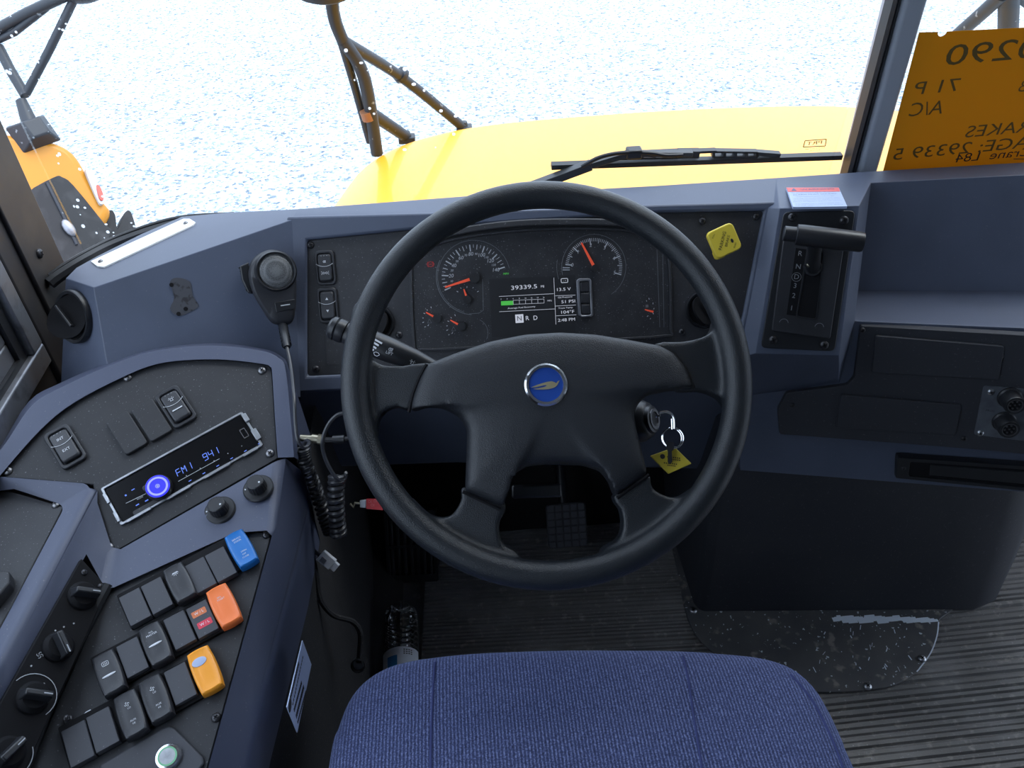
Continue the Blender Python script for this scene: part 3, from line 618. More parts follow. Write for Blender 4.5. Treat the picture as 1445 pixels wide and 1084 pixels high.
# ================================================================== SWITCHES ON BEZELS, VENTS, KNOBS
def icon(b, kind, x, y, s, z):
    L_ = lambda p, q, w=.0005: b.line((x+p[0]*s, y+p[1]*s), (x+q[0]*s, y+q[1]*s), w, z)
    A_ = lambda cx, cy, r, a0, a1: b.arc(x+cx*s, y+cy*s, r*s, a0, a1, .0005, z, 10)
    if kind == 'beacon':
        A_(0, 0, .35, 0, 180); L_((-.35, 0), (-.35, -.5)); L_((.35, 0), (.35, -.5)); L_((-.5, -.5), (.5, -.5))
        for a in (20, 55, 125, 160): L_((.55*math.cos(math.radians(a)), .55*math.sin(math.radians(a))), (.95*math.cos(math.radians(a)), .95*math.sin(math.radians(a))))
    elif kind == 'dome':
        L_((-.7, .4), (.7, .4), .0008); A_(0, .4, .35, 180, 360)
        for a in (200, 235, 270, 305, 340): L_((.5*math.cos(math.radians(a)), .4+.5*math.sin(math.radians(a))), (.95*math.cos(math.radians(a)), .4+.95*math.sin(math.radians(a))))
    elif kind == 'mirrorheat':
        b.pline(rrect(x, y, 1.7*s, 1.2*s, .3*s, 3), .0005, z, True)
        for k in (-.4, 0, .4): L_((k-.08, -.35), (k+.08, 0)); L_((k+.08, 0), (k-.08, .35))
    elif kind == 'fan':
        for a in (0, 90, 180, 270):
            c, sn = math.cos(math.radians(a)), math.sin(math.radians(a)); A_(.35*c, .35*sn, .35, a, a+150)
    elif kind == 'lamp':
        A_(-.1, 0, .5, 90, 270); L_((-.1, .5), (-.1, -.5))
        for k in (-.4, -.1, .2, .5): L_((.1, k), (.7, k))
    elif kind == 'park':
        for m in (-1, 1):
            A_(m*.45, 0, .32, 0, 360)
            for k in (-.4, 0, .4): L_((m*.95, k), (m*1.3, k*1.3))
    elif kind == 'wiper': b.pline([(x+p[0]*s, y+p[1]*s) for p in ((-.9, .1), (-.4, .5), (.4, .5), (.9, .1), (.35, -.5), (-.35, -.5))], .0006, z, True)
def bezel_rocker(M, label, w, h, marks, group=None, tilt=1):
    t = thing('rocker_switch', label, 'switch', M, group)
    b = MB(); b.band(rrect(0, 0, w, h, .006), rrect(0, 0, w*.74, h*.82, .004), -.002, .004); b.rr(0, 0, w*.8, h*.85, -.004, .001, .004); b.build('bezel', SWB, t, bevel=.0012, seg=2)
    ww, hh = w*.70, h*.78; b = MB(); ring = []
    for k, (f, z) in enumerate(((1, 0), (1, .005), (.9, .0068))):
        ring.append([(p[0], p[1], z+(p[1]/hh*-.004*tilt if k else 0)) for p in rrect(0, 0, ww*f, hh*f, .004*f)])
    b.loft(ring); rk = b.build('rocker', SWB, t, bevel=.0008, seg=2)
    b = MB(); b.T = Matrix.Rotation(math.atan(.004*tilt/hh), 4, 'X').inverted() if tilt else Matrix(); z = .0072
    b.arc(0, hh*.02+hh*.5, hh*.5, 232, 308, .0005, z, 10)
    for mk_ in marks:
        if mk_[0] == 't': b.text(mk_[1], 0, mk_[2]*hh, mk_[3], z)
        elif mk_[0] == 'i': icon(b, mk_[1], 0, mk_[2]*hh, mk_[3], z)
        elif mk_[0] == 'bar': b.box(0, mk_[1]*hh, z+.0002, ww*.6, .0014, .0006)
        elif mk_[0] == 'tri': s = mk_[2]; y = mk_[1]*hh; b.poly([(-.002, y-.0015*s, z), (.002, y-.0015*s, z), (0, y+.002*s, z)])
        elif mk_[0] == 'dots':
            for k in (-1, 0, 1): b.cyl(k*.004, mk_[1]*hh, .0004, z, z+.0002, 6)
    b.build('lettering', WHITE, rk); return t
bezel_rocker(at(IP, 459.5, 378, 0), 'black rocker switch with lamp symbols, upper of two beside the cluster', .027, .049, [('dots', .42), ('i', 'lamp', .20, .0028), ('i', 'park', -.22, .0042)])
bezel_rocker(at(IP, 463, 431, 0), 'black rocker switch with up and down arrows, lower of two beside the cluster', .028, .050, [('tri', .22, 1), ('tri', -.22, -1)])
PD = (198, -110)
def pm(x, y, h=0): return at(POD, x, y, h, to=(x+PD[0]*.3, y+PD[1]*.3))
bezel_rocker(pm(93, 631, .001), 'rocker switch lettered INT and EXT on the upper left console', .031, .055, [('dots', .42), ('t', 'INT', .22, .0036), ('t', 'EXT', -.18, .0036)])
bezel_rocker(pm(249, 575, .001), 'rocker switch with a beacon symbol and white bar beside the radio', .031, .055, [('dots', .42), ('i', 'beacon', .22, .0042), ('bar', -.16)])
for (x, y), lb in (((180, 612), 'black blanking plate on the upper left console, left of the pair'), ((215, 594), 'black blanking plate on the upper left console, next to the beacon switch')):
    b = MB(); b.rr(0, 0, .0285, .053, -.003, .0045, .004); tag(b.build('blanking_plate', PODM, None, M=pm(x, y, .001), bevel=.0012, seg=2), lb, 'blanking plate', 'blanking plates above the radio')
def vent(M, label, r, ang=0):
    t = thing('air_vent', label, 'air vent', M)
    b = MB(); b.lathe([(r*.8, -.01), (r*1.0, -.004), (r*1.02, .002), (r*.97, .005), (r*.86, .004), (r*.8, -.006)], 36, cap0=False, cap1=False); b.build('ring', BLACK, t)
    b = MB(); b.cyl(0, 0, r*.9, -.004, .0012, 28); b.build('back', MATTE, t)
    b = MB(); b.T = Matrix.Translation((0, 0, .008)) @ Matrix.Rotation(math.radians(ang), 4, 'Z') @ Matrix.Rotation(math.radians(24), 4, 'Y')
    b.loft([[(r*.82*math.cos(2*PI*i/28), r*.82*math.sin(2*PI*i/28), z+(.006*math.cos(PI*math.sin(2*PI*i/28)/2)))for i in range(28)] for z in (-.004, 0)]); fl = b.build('flap', MATTE, t)
    b = MB(); b.T = Matrix.Translation((0, 0, .008)) @ Matrix.Rotation(math.radians(ang), 4, 'Z') @ Matrix.Rotation(math.radians(24), 4, 'Y'); b.box(0, 0, .007, .003, r*1.1, .006); b.build('grip_rib', BLACK, fl, bevel=.001)
    return t
vent(at(F3, 104, 447, .001), 'round black air vent in the end of the dash by the left window', .036, 200)
vent(at(IP, 529, 456, .001), 'round black air vent half hidden behind the left of the steering wheel', .027, 150)
vent(at(IP, 993, 437, .001), 'round black air vent on the panel right of the cluster', .027, 30)
# parking brake knob
M = at(IP, 1021, 340, .036, ang=21); pk = thing('parking_brake_knob', 'yellow square pull knob lettered PARKING BRAKE', 'knob', M)
b = MB(); b.rr(0, 0, .040, .040, -.004, .005, .007, 5); b.build('cap', YEL, pk, bevel=.002, seg=3)
b = MB(); b.rr(-.012, -.014, .016, .014, -.008, .002, .004); b.build('tab', YEL, pk, bevel=.002)
b = MB(); b.cyl(0, 0, .006, -.040, -.003, 16); b.build('stem', ZINC, pk)
b = MB(); b.text('PARKING', -.003, .001, .0048, .0053, ang=52, w=.026); b.text('BRAKE', .0035, -.002, .0036, .0053, ang=52, w=.016)
for p, q in (((-.016, .008), (-.008, .0165)), ((.006, -.0165), (.016, -.008))): b.text('PULL' if q[0] < 0 else 'PUSH', (p[0]+q[0])/2, (p[1]+q[1])/2, .0022, .0053, ang=47)
b.sph((.0095, -.0045, .0054), .0032, (.6, 1, .08), 10); b.build('lettering', INK, pk)
# ================================================================== UPPER LEFT CONSOLE
CNB = Matrix.Translation((-.40, .6, .3)); con = thing('side_console', 'navy blue moulded side console under the left window holding the radio and switches', 'console', CNB)
oo = [(-60, 690), (0, 628), (41, 566), (84, 541), (148, 513), (203, 494), (262, 485), (314, 484), (372, 492), (397, 503), (407, 519), (414, 580), (420, 645)]
ii = [(-40, 720), (3, 668), (58, 606), (105, 568), (174, 532), (221, 514), (270, 508), (320, 508), (372, 514), (381, 518), (384, 526), (388, 590), (392, 646)]
PH = .006
oo = sp2(oo, 4, False); ii = sp2(ii, 4, False)
bw = lambda M, x, y, h=0: wp(M, x, y, h)
b = MB(); b.T = CNB.inverted()
r0 = [bw(POD, *p, -.05) for p in oo]; r1 = [bw(POD, *p, PH) for p in oo]; r2 = [bw(POD, *p, PH) for p in ii]; r3 = [bw(POD, *p, -.004) for p in ii]
e1 = [a.lerp(c, .18) for a, c in zip(r1, r2)]
b.loft([r0, [p+(q-p)*.0+POD.col[2].to_3d()*-.012 for p, q in zip(r1, r2)], e1, [a.lerp(c, .8) for a, c in zip(r1, r2)], r2, r3], closed=False)
b.build('upper_rim', NAVYC, con, bevel=.006, seg=3, ang=20)
pp = sp2([(3, 669), (58, 606), (105, 568), (174, 532), (221, 514), (270, 508), (320, 508), (372, 514), (381, 518), (384, 526)], 4, False)+[(388, 590), (392, 647), (160, 780), (145, 776), (131, 684), (8, 674)]
b = MB(); b.prism(lps(POD, pp), -.006, 0); b.T = POD.inverted(); upn = b.build('upper_panel', PODM, con, M=POD, bevel=.001, seg=1)
for x, y in ((11, 665), (180, 533), (370, 523), (381, 640), (154, 773)): screw(upn, at(POD, x, y, 0), .0055)
# knob strip, sloping rims, side wall
b = MB(); b.T = CNB.inverted()
Wd = lambda M, x, y, h=0: b.V(wp(M, x, y, h))
k1, k2, k3 = Wd(POD, 394, 648, .004), Wd(POD, 160, 781, .003), Wd(POD, 129, 683, .004)
s1, s2, s3 = Wd(SWP, 386, 748, .006), Wd(SWP, 331, 752, .006), Wd(SWP, 150, 834, .006)
g1, g2, g3 = Wd(SWP, 292, 1090, .006), Wd(SWP, 34, 1090, .006), None
x1 = Wd(POD, 420, 645, .004); x2 = b.V(onx(440, 706, -.232)); x3 = b.V(onx(421, 800, -.236)); x4 = b.V(onx(362, 1020, -.255)); x5 = b.V(onx(345, 1100, -.26))
b.F([k1, k2, s3, s2, s1]); b.F([k1, s1, x2, x1]); b.F([s1, g1, x5, x4, x3, x2])
fl = [b.V(Vector((p.x+.012, p.y, .02))) for p in (onx(440, 706, -.232), onx(421, 800, -.236), onx(362, 1020, -.255), onx(345, 1100, -.26))]
low = [b.V(Vector((p.x-.004, p.y, p.z-.085))) for p in (onx(440, 706, -.232), onx(421, 800, -.236), onx(362, 1020, -.255), onx(345, 1100, -.26))]
xx = [x2, x3, x4, x5]
for i in range(3): b.F([xx[i], xx[i+1], low[i+1], low[i]])
pf = b.V(wp(POD, 420, 645, .004)+Vector((.0, .0, -.10))); b.F([x1, x2, low[0], pf]); pb = b.V(wp(POD, 407, 519, 0)+Vector((0, .02, -.14))); pt_ = Wd(POD, 407, 519, -.012); b.F([pt_, x1, pf, pb])
# ledge ridge and climate wall
RZ = .668
h1, h2, h3 = b.V(onz(131, 690, RZ)), b.V(onz(0, 934, RZ)), b.V(onz(-60, 1046, RZ))
i1, i2, i3 = b.V(onz(92, 714, RZ-.004)), b.V(onz(0, 888, RZ-.004)), b.V(onz(-60, 1000, RZ-.004)); l1 = b.V(onz(20, 690, RZ)); l2 = Wd(POD, 3, 673, .004); l3 = b.V(onz(-60, 700, RZ)); l4 = b.V(onz(-60, 672, RZ+.004))
m1, m2, m3 = b.V(onz(122, 782, RZ-.02)), b.V(onz(-6, 1000, RZ-.02)), b.V(onz(-60, 1092, RZ-.02))
b.F([k3, h1, i1, l1, l2]); b.F([h1, h2, i2, i1]); b.F([h2, h3, i3, i2]); b.F([h1, m1, m2, h2]); b.F([h2, m2, m3, h3]); b.F([k3, k2, m1, h1]); b.F([k2, s3, m1]); b.F([l2, l1, l3, l4])
b.build('console_shell', NAVYC, con, bevel=.008, seg=4, ang=16)
b = MB(); b.T = CNB.inverted()
pts = [onx(440, 706, -.232), onx(421, 800, -.236), onx(362, 1020, -.255), onx(345, 1100, -.26)]
b.loft([[Vector((p.x-.004, p.y, p.z-.085)) for p in pts], [Vector((p.x+.012, p.y, -.02)) for p in pts]], closed=False)
p0 = wp(POD, 407, 519, 0)+Vector((0, .02, -.14)); b.poly([pts[0]+Vector((-.004, 0, -.085)), wp(POD, 420, 645, .004)+Vector((0, 0, -.1)), p0, Vector((p0.x, 1.3, p0.z)), Vector((p0.x, 1.3, -.02)), Vector((pts[0].x+.012, pts[0].y, -.02))])
b.build('side_wall', CARP, con)
LG = mk(onz(40, 760, RZ-.006), (1, 0, 0), (0, 1, 0))
b = MB(); b.prism(lps(LG, [(14, 693), (90, 715), (0, 885), (-60, 1000), (-60, 696)]), -.01, 0); lp_ = b.build('ledge_panel', PODM, con, M=LG, bevel=.001, seg=1)
screw(lp_, at(LG, 79, 713, 0), .005)
b = MB(); b.prism(lps(LG, [(-30, 800), (13, 806), (13, 822), (-10, 850), (-30, 850)], .014), 0, .014); b.build('ledge_box', PODM, con, M=LG, bevel=.002)
# climate control face
HV = frame3(onz(118, 790, .652), onz(-4, 1004, .652), wp(SWP, 150, 836, .004))
if HV.col[2].x < 0: HV = frame3(onz(-4, 1004, .652), onz(118, 790, .652), wp(SWP, 150, 836, .004))
b = MB(); b.prism(lps(HV, [(115, 788), (153, 829), (60, 1034), (34, 1092), (-60, 1092), (-4, 1000)]), -.008, 0); hp = b.build('climate_panel', MATTE, con, M=HV, bevel=.001, seg=1)
for x, y in ((119, 808), (142, 828), (94, 1014)): screw(hp, at(HV, x, y, 0), .0035, SCREWK)
b = MB()
icon(b, 'fan', *lp(HV, 56, 925), .0045, .0004); b.arc(*lp(HV, 46, 983), .022, 60, 250, .0007, .0004, 16); b.arc(*lp(HV, 10, 1066), .022, 40, 130, .0007, .0004, 12)
for x, y in ((78, 890), (90, 885), (104, 880), (44, 940), (62, 965)): b.cyl(*lp(HV, x, y), .0009, 0, .0004, 8)
b.build('climate_markings', DIMW, hp)
for (x, y), lb, rot in (((116, 841), 'topmost black climate control knob by the console ridge', 20), ((82, 913), 'black climate control knob beside the fan symbol', -40), ((46, 985), 'black climate control knob with a curved dial line', 15), ((10, 1064), 'lowest black climate control knob at the bottom left corner', 70)):
    M = at(HV, x, y, 0, ang=rot); t = thing('climate_knob', lb, 'knob', M, 'climate knobs on the left console')
    b = MB(); b.lathe([(.0155, 0), (.0155, .003), (.0135, .005), (.012, .007), (.009, .0075)], 24); b.build('base', MATTE, t)
    b = MB(); b.loft([[(-.0055, -.014, .003), (.0055, -.014, .003), (.0055, .0145, .003), (-.0055, .0145, .003)], [(-.003, -.012, .017), (.003, -.012, .017), (.003, .013, .017), (-.003, .013, .017)]]); g = b.build('grip', BLACK, t, bevel=.0015)
    b = MB(); b.box(0, .008, .0173, .0010, .008, .0005); b.build('pointer', DIMW, g)
b = MB(); e = [wp(SWP, *p, .004) for p in ((152, 826), (128, 872), (98, 930), (66, 1000), (34, 1084), (20, 1120))]
b.T = CNB.inverted(); b.tube(e, .0065, 8); b.build('edging_strip', GASK, con)
# lower panel
b = MB(); b.prism(lps(SWP, [(331, 753), (384, 750), (381, 762), (292, 1086), (280, 1110), (30, 1110), (152, 832)]), -.006, 0); lo = b.build('lower_panel', PODM, con, M=SWP, bevel=.001, seg=1)
for x, y in ((376, 755), (305, 1013), (96, 1016)): screw(lo, at(SWP, x, y, 0), .005, SCREWK)
# the two rotary knobs on the strip
KP = frame3(wp(POD, 160, 781, .003), wp(POD, 394, 648, .004), wp(SWP, 331, 752, .006))
if KP.col[2].z < 0: KP = mk(KP.to_translation(), KP.col[0].to_3d(), -KP.col[1].to_3d())
for (x, y), lb in (((311, 721), 'black ribbed rotary knob below the radio, left of two'), ((365, 690), 'black ribbed rotary knob below the radio, right of two')):
    M = at(KP, x, y, .001); t = thing('rotary_knob', lb, 'knob', M, 'knobs below the radio')
    b = MB(); b.lathe([(.0185, 0), (.0185, .002), (.017, .0035), (.012, .0035)], 30); b.build('dial', BLACK, t)
    b = MB(); n = 40; b.loft([[((r+(.0006 if i % 2 else 0))*math.cos(2*PI*i/n), (r+(.0006 if i % 2 else 0))*math.sin(2*PI*i/n), z) for i in range(n)] for r, z in ((.0108, .003), (.0098, .017), (.0085, .018))]); g = b.build('grip', BLACK, t)
    b = MB(); b.cyl(.004, -.004, .0012, .0178, .0184, 8); b.build('pointer', WHITE, g)
    b = MB(); 
    for a, s in ((155, .0012), (60, .0012), (105, .0018)):
        p = (.0150*math.cos(math.radians(a)), .0150*math.sin(math.radians(a)))
        b.cyl(p[0], p[1], s*.8, .0035, .0039, 8) if a != 105 else b.ring(p[0], p[1], .0011, .0016, .0034, .0039, 10)
    b.build('markings', WHITE, t)
# ------------------------------------------------------------------ radio
M = pm(260, 659, 0); ra = thing('car_radio', 'car radio with a glowing blue knob and blue FM display in the left console', 'radio', M)
c4 = lps(M, [(149, 691), (345, 581), (373, 629), (176, 738)]); w_ = (c4[1][0]-c4[0][0]+c4[2][0]-c4[3][0])/2; h_ = (c4[0][1]-c4[3][1]+c4[1][1]-c4[2][1])/2
b = MB(); b.rr(0, 0, w_-.004, h_-.004, -.004, .0012, .003); fc = b.build('face', RFACE, ra, bevel=.0008, seg=1)
b = MB(); O = rrect(0, 0, w_+.003, h_+.003, .002, 2); I_ = rrect(0, 0, w_-.0025, h_-.003, .002, 2); b.band(O, I_, -.003, .0028)
for x, wd in ((-.07, .03), (-.02, .03), (.03, .034), (.075, .02)): b.box(x, -h_/2-.001, .003, wd, .004, .003)
b.box(-w_/2-.0005, h_*.22, .003, .004, .014, .004); b.box(-w_/2-.0005, -h_*.3, .003, .004, .014, .004); b.box(w_/2+.001, h_*.32, .003, .006, .012, .004); b.box(w_/2+.001, -h_*.2, .003, .007, .016, .004)
b.build('mounting_cage', ZINC, ra, bevel=.0006, seg=1)
kx, ky = lp(M, 224, 688, .006)
b = MB(); b.lathe([(.0155, 0), (.0155, .008), (.0145, .0105), (.0125, .011)], 36, (kx, ky)); kn = b.build('volume_knob', BLACK, ra)
b = MB(); b.ring(kx, ky, .0095, .0118, .0108, .0117, 36); b.build('glow_ring', RADW, kn)
b = MB(); b.cyl(kx, ky, .0096, .0105, .0114, 30); b.ring(kx, ky, .0118, .0138, .0104, .0113, 36); b.build('glow_disc', RADB, kn)
b = MB(); b.ring(kx, ky, .0018, .0026, .0114, .0118, 14); b.cyl(kx, ky, .0012, .0114, .0118, 10); b.build('knob_symbol', DIMW, kn)
def seg(b, s, x, y, h, z):
    S = {'F': 'afeg', 'M': 'fealbkb', '1': 'bc', '9': 'abcdfg', '4': 'bcfg', ':': ''}
    w = h*.55; P = {'a': ((0, 1), (1, 1)), 'b': ((1, 1), (1, .5)), 'c': ((1, .5), (1, 0)), 'd': ((0, 0), (1, 0)), 'e': ((0, 0), (0, .5)), 'f': ((0, .5), (0, 1)), 'g': ((0, .5), (1, .5))}
    for ch in s:
        if ch == 'M':
            for p, q in (((0, 0), (0, 1)), ((1, 0), (1, 1)), ((0, 1), (.5, .5)), ((.5, .5), (1, 1))): b.line((x+p[0]*w+p[1]*h*.12, y+p[1]*h), (x+q[0]*w+q[1]*h*.12, y+q[1]*h), .0008, z)
        else:
            for k in S.get(ch, ''):
                p, q = P[k]; b.line((x+p[0]*w+p[1]*h*.12, y+p[1]*h), (x+q[0]*w+q[1]*h*.12, y+q[1]*h), .0008, z)
        x += w*(1.5 if ch != '1' else 1.3)
b = MB(); p = lp(M, 251, 672); seg(b, 'FM1', p[0], p[1]-.001, .0085, .0014); p = lp(M, 289, 650); seg(b, '941', p[0], p[1]-.001, .0085, .0014)
for i in range(6):
    q = lp(M, 268+i*19.5, 678-i*10.5); b.box(q[0], q[1]-.001, .0014, .0035, .0008, .0004)
b.box(-.072, .004, .0014, .002, .002, .0004); b.box(-.062, .006, .0014, .004, .001, .0004); b.box(-.066, -.014, .0014, .004, .0012, .0004); b.box(-.055, -.015, .0014, .004, .0012, .0004)
b.build('display_text', RADT, fc)
b = MB(); q0_, q1_ = lp(M, 252, 680), lp(M, 310, 648); b.line(q0_, q1_, .0005, .0014); b.line(lp(M, 178, 711), lp(M, 209, 696), .0006, .0014)
for i in range(6):
    q = lp(M, 264+i*19.5, 673-i*10.5); b.cyl(q[0], q[1]+.001, .0006, .0013, .0017, 6)
b.text('MODE', -.060, -.008, .0018, .0013); b.build('face_markings', DIMW, fc)
b = MB(); q = lp(M, 345, 612); b.band(rrect(q[0], q[1], .007, .0135, .001, 2), rrect(q[0], q[1], .0055, .0118, .0008, 2), .001, .0022); b.build('usb_port', SCREWM, fc)
b = MB(); b.rr(lp(M, 207, 716)[0], lp(M, 207, 716)[1], .032, .006, .001, .003, .0025); b.rr(kx-.012, ky+.009, .009, .007, .001, .004, .003); b.build('preset_button', SWB, fc, bevel=.0008)
# ------------------------------------------------------------------ switch banks on the lower panel
RD = (150.6, -81)
def sm(x, y, h=.008): return at(SWP, x, y, h, to=(x+RD[0]*.3, y+RD[1]*.3))
m0 = sm(191, 857); m1_ = sm(311, 797.6); PIT = (m0.to_translation()-m1_.to_translation()).length/4
def bank(pa, pb, n):                              # dark housing under a row
    M = sm(*pa, 0); q = lp(M, *pb); L_ = math.hypot(*q); b = MB(); b.rr(q[0]/2, q[1]/2-.001, L_+PIT*.98, .046, -.002, .005, .002); return b.build('switch_housing', MATTE, con, M=M)
bank((191, 857), (341, 777), 6); bank((155.5, 951), (317, 857), 6); bank((110.5, 1050), (290, 948), 6)
def blank(x, y, label):
    b = MB(); w, h = PIT*.95, .040
    b.loft([[(p[0], p[1], -.006) for p in rrect(0, 0, w, h, .001, 2)], [(p[0], p[1], .001+p[1]*-.05) for p in rrect(0, 0, w, h, .001, 2)], [(p[0], p[1], .0018+p[1]*-.05) for p in rrect(0, 0, w*.95, h*.97, .001, 2)]])
    o = b.build('switch_blank', BLANK, None, M=sm(x, y)); return tag(o, label, 'switch blank', 'blank covers in the console switch rows')
def vrocker(x, y, label, m, marks=None, w=.0245, h=.047, mcol=None, grp=None):
    M = sm(x, y); t = thing('rocker_switch', label, 'switch', M, grp)
    def barrel(f, g):
        P = []
        for i in range(9): s = -1+2*i/8; P.append((w/2*f*(1.0-.13*s*s*(1 if abs(s) > .5 else .8)), h/2*g*s))
        for i in range(1, 6): s = 1-2*i/6; P.append((w/2*f*.87*s, h/2*g*(1+.05*(1-s*s))))
        for i in range(9): s = 1-2*i/8; P.append((-w/2*f*(1.0-.13*s*s*(1 if abs(s) > .5 else .8)), h/2*g*s))
        for i in range(1, 6): s = -1+2*i/6; P.append((w/2*f*.87*s, -h/2*g*(1+.05*(1-s*s))))
        return P
    b = MB(); tz = lambda p, z: (p[0], p[1], z-.06*p[1]+.8*p[1]*p[1])
    b.loft([[tz(p, z) for p in barrel(f, g)] for f, g, z in ((1, 1, -.006), (1.02, 1.01, .0), (1, .99, .0035), (.92, .95, .0055), (.80, .90, .0062), (.76, .88, .0060), (.4, .5, .0066))])
    a = b.build('actuator', m, t)
    b = MB(); tp = .0068
    for mk_ in marks or []:
        X, Y = mk_[2]
        if mk_[0] == 't': b.text(mk_[1], X, Y, mk_[3], tp-.06*Y+.8*Y*Y)
        elif mk_[0] == 'i': icon(b, mk_[1], X, Y, mk_[3], tp-.06*Y+.8*Y*Y)
        elif mk_[0] == 'lens': b.loft([[(X+.007*math.cos(q)*k, Y+.0012*math.sin(q)*k, tp-.06*Y+z) for q in [2*PI*i/16 for i in range(16)]] for k, z in ((1, -.001), (1, .0004), (.6, .0007))])
        elif mk_[0] == 'oval': b.loft([[(X+.0075*math.cos(q)*k, Y+.0048*math.sin(q)*k, tp-.06*Y+.8*Y*Y+z) for q in [2*PI*i/24 for i in range(24)]] for k, z in ((1, -.001), (1, .0005), (.9, .0006))])
    if marks: b.build('marking', mcol or WHITE, a)
    return t
blank(191, 857, 'blank switch cover, leftmost of the top row on the console'); blank(222, 841, 'blank switch cover left of the dome lamp switch in the top row')
vrocker(255, 824, 'black rocker switch with a dome lamp symbol in the top row', SWB, [('i', 'dome', (0, .011), .0042)])
blank(283.5, 812, 'blank switch cover right of the dome lamp switch in the top row'); blank(312, 797, 'blank switch cover left of the blue switch in the top row')
vrocker(341.5, 776, 'bright blue rocker switch at the right end of the top row', BLUE, [('t', 'SERVICE', (0, .013), .0020), ('t', 'DOOR', (0, .0095), .0020), ('t', 'OPEN', (.001, -.006), .0018), ('t', 'OFF', (0, -.010), .0018), ('t', 'CLOSE', (0, -.014), .0018)])
vrocker(155.5, 951, 'black rocker switch with a heated mirror symbol at the left of the middle row', SWB, [('i', 'mirrorheat', (0, .010), .0038), ('lens', '', (0, -.004), 0)])
blank(187.5, 928, 'blank switch cover beside the heated mirror switch in the middle row')
vrocker(221, 910, 'black rocker switch lettered W/L MASTER in the middle row', SWB, [('t', 'W/L', (0, .0135), .0018), ('t', 'MASTER', (0, .0105), .0022), ('lens', '', (0, -.002), 0)])
blank(254, 889.5, 'blank switch cover left of the orange and red W/L labels')
wl = blank(286, 874, 'switch cover carrying an orange and a red W/L label')
b = MB(); b.prism(rrect(-.0005, .0085, .0155, .0075, .001, 2), .0010, .0017); q = b.build('orange_label', LBLO, wl, M=WM[wl])
b = MB(); b.text('W / L', -.0005, .0085, .0030, .0019); b.build('lettering', STKR, q)
b = MB(); b.prism(rrect(.0005, -.0065, .0155, .0075, .001, 2), .0018, .0025); q = b.build('red_label', LBLR, wl, M=WM[wl])
b = MB(); b.text('W / L', .0005, -.0065, .0030, .0027); b.build('lettering', STKR, q)
vrocker(317, 856, 'orange rocker switch at the right end of the middle row', ORNG, [('t', 'W/L', (-.001, .010), .0018), ('t', 'START', (0, .007), .0020)], w=.0255, h=.049)
blank(110.5, 1050, 'blank switch cover, leftmost of the bottom row on the console'); blank(145.5, 1030, 'blank switch cover left of the two fan switches in the bottom row')
for (x, y), lb in (((186, 1009), 'black rocker switch with fan symbol, left of the pair in the bottom row'), ((221.5, 987), 'black rocker switch with fan symbol, right of the pair in the bottom row')):
    vrocker(x, y, lb, SWB, [('i', 'fan', (0, .010), .0032), ('t', 'LO', (.001, .0055), .0018), ('t', 'AUX', (.001, -.0085), .0020), ('t', 'HI', (.001, -.012), .0020)], grp='fan switches in the bottom row')
blank(255, 965, 'blank switch cover left of the amber switch in the bottom row')
vrocker(290.5, 947, 'amber rocker switch with a pale oval label in the bottom row', AMB, [('oval', '', (-.002, .010), 0)], w=.0255, h=.049, mcol=STKB)
# push button plate
M = sm(222, 1062, .004); pbp = thing('push_button', 'round metal push button with a green ring on a raised black plate', 'button', M)
q = lps(M, [(228, 1028), (238, 1024), (246, 1028), (286, 1068), (288, 1078), (262, 1110), (150, 1110), (140, 1080)])
b = MB(); b.prism(q, -.006, 0); b.build('mounting_plate', BLANK, pbp, bevel=.002)
bx, by = lp(M, 237, 1068, .003)
b = MB(); b.lathe([(.013, 0), (.013, .002), (.0115, .0045), (.0095, .005)], 32, (bx, by)); b.build('bezel', CHROME, pbp)
b = MB(); b.ring(bx, by, .0075, .0092, .0045, .0054, 32); b.build('light_ring', GRNL, pbp)
b = MB(); b.cyl(bx, by, .0076, .0045, .0056, 28); cp = b.build('cap', ZINC, pbp)
b = MB(); b.text('PUSH', bx, by+.001, .0018, .0058); b.text('TEST', bx, by-.002, .0018, .0058); b.build('lettering', DIMW, cp)
b = MB(); b.tube([wp(SWP, *p, .003) for p in ((115, 1013), (122, 1006), (128, 1002))], [.0006, .0012, .0006], 6); tag(b.build('paper_scrap', STKR), 'tiny curled white scrap lying by the bottom switch row', 'scrap')
# ================================================================== STEERING WHEEL
sw = thing('steering_wheel', 'large black four spoke steering wheel with a round blue emblem', 'steering wheel', WHL)
H = -.008
wl_ = lambda pts, h=H: lps(WHL, pts, h)
b = MB(); RM, RT = .2125, .0160
b.tube([(RM*math.cos(2*PI*i/96), RM*math.sin(2*PI*i/96), 0) for i in range(96)], RT, 20, closed=True)
for sp in ([(508, 430), (515, 475), (523, 503), (540, 516), (570, 517), (610, 512), (597, 535), (582, 578), (562, 574), (545, 579), (534, 593), (531, 618), (503, 618), (492, 530), (497, 440)],
           [(920, 486), (960, 483), (990, 477), (1006, 465), (1013, 440), (1040, 438), (1050, 530), (1042, 605), (1026, 618), (1028, 592), (1022, 569), (1008, 557), (985, 551), (955, 551), (945, 515)],
           [(653, 686), (714, 709), (705, 735), (705, 754), (712, 770), (732, 781), (720, 806), (640, 775), (585, 722), (578, 700), (598, 720), (613, 729), (633, 730), (646, 716), (652, 701)],
           [(915, 671), (865, 699), (875, 718), (879, 742), (871, 763), (848, 776), (860, 800), (940, 752), (992, 690), (985, 685), (962, 701), (941, 701), (922, 691), (917, 680)]):
    b.prism(sp2(wl_(sp), 2), -.030, -.002)
b.build('rim', RUB, sw, remesh=.0028, smooth=9)
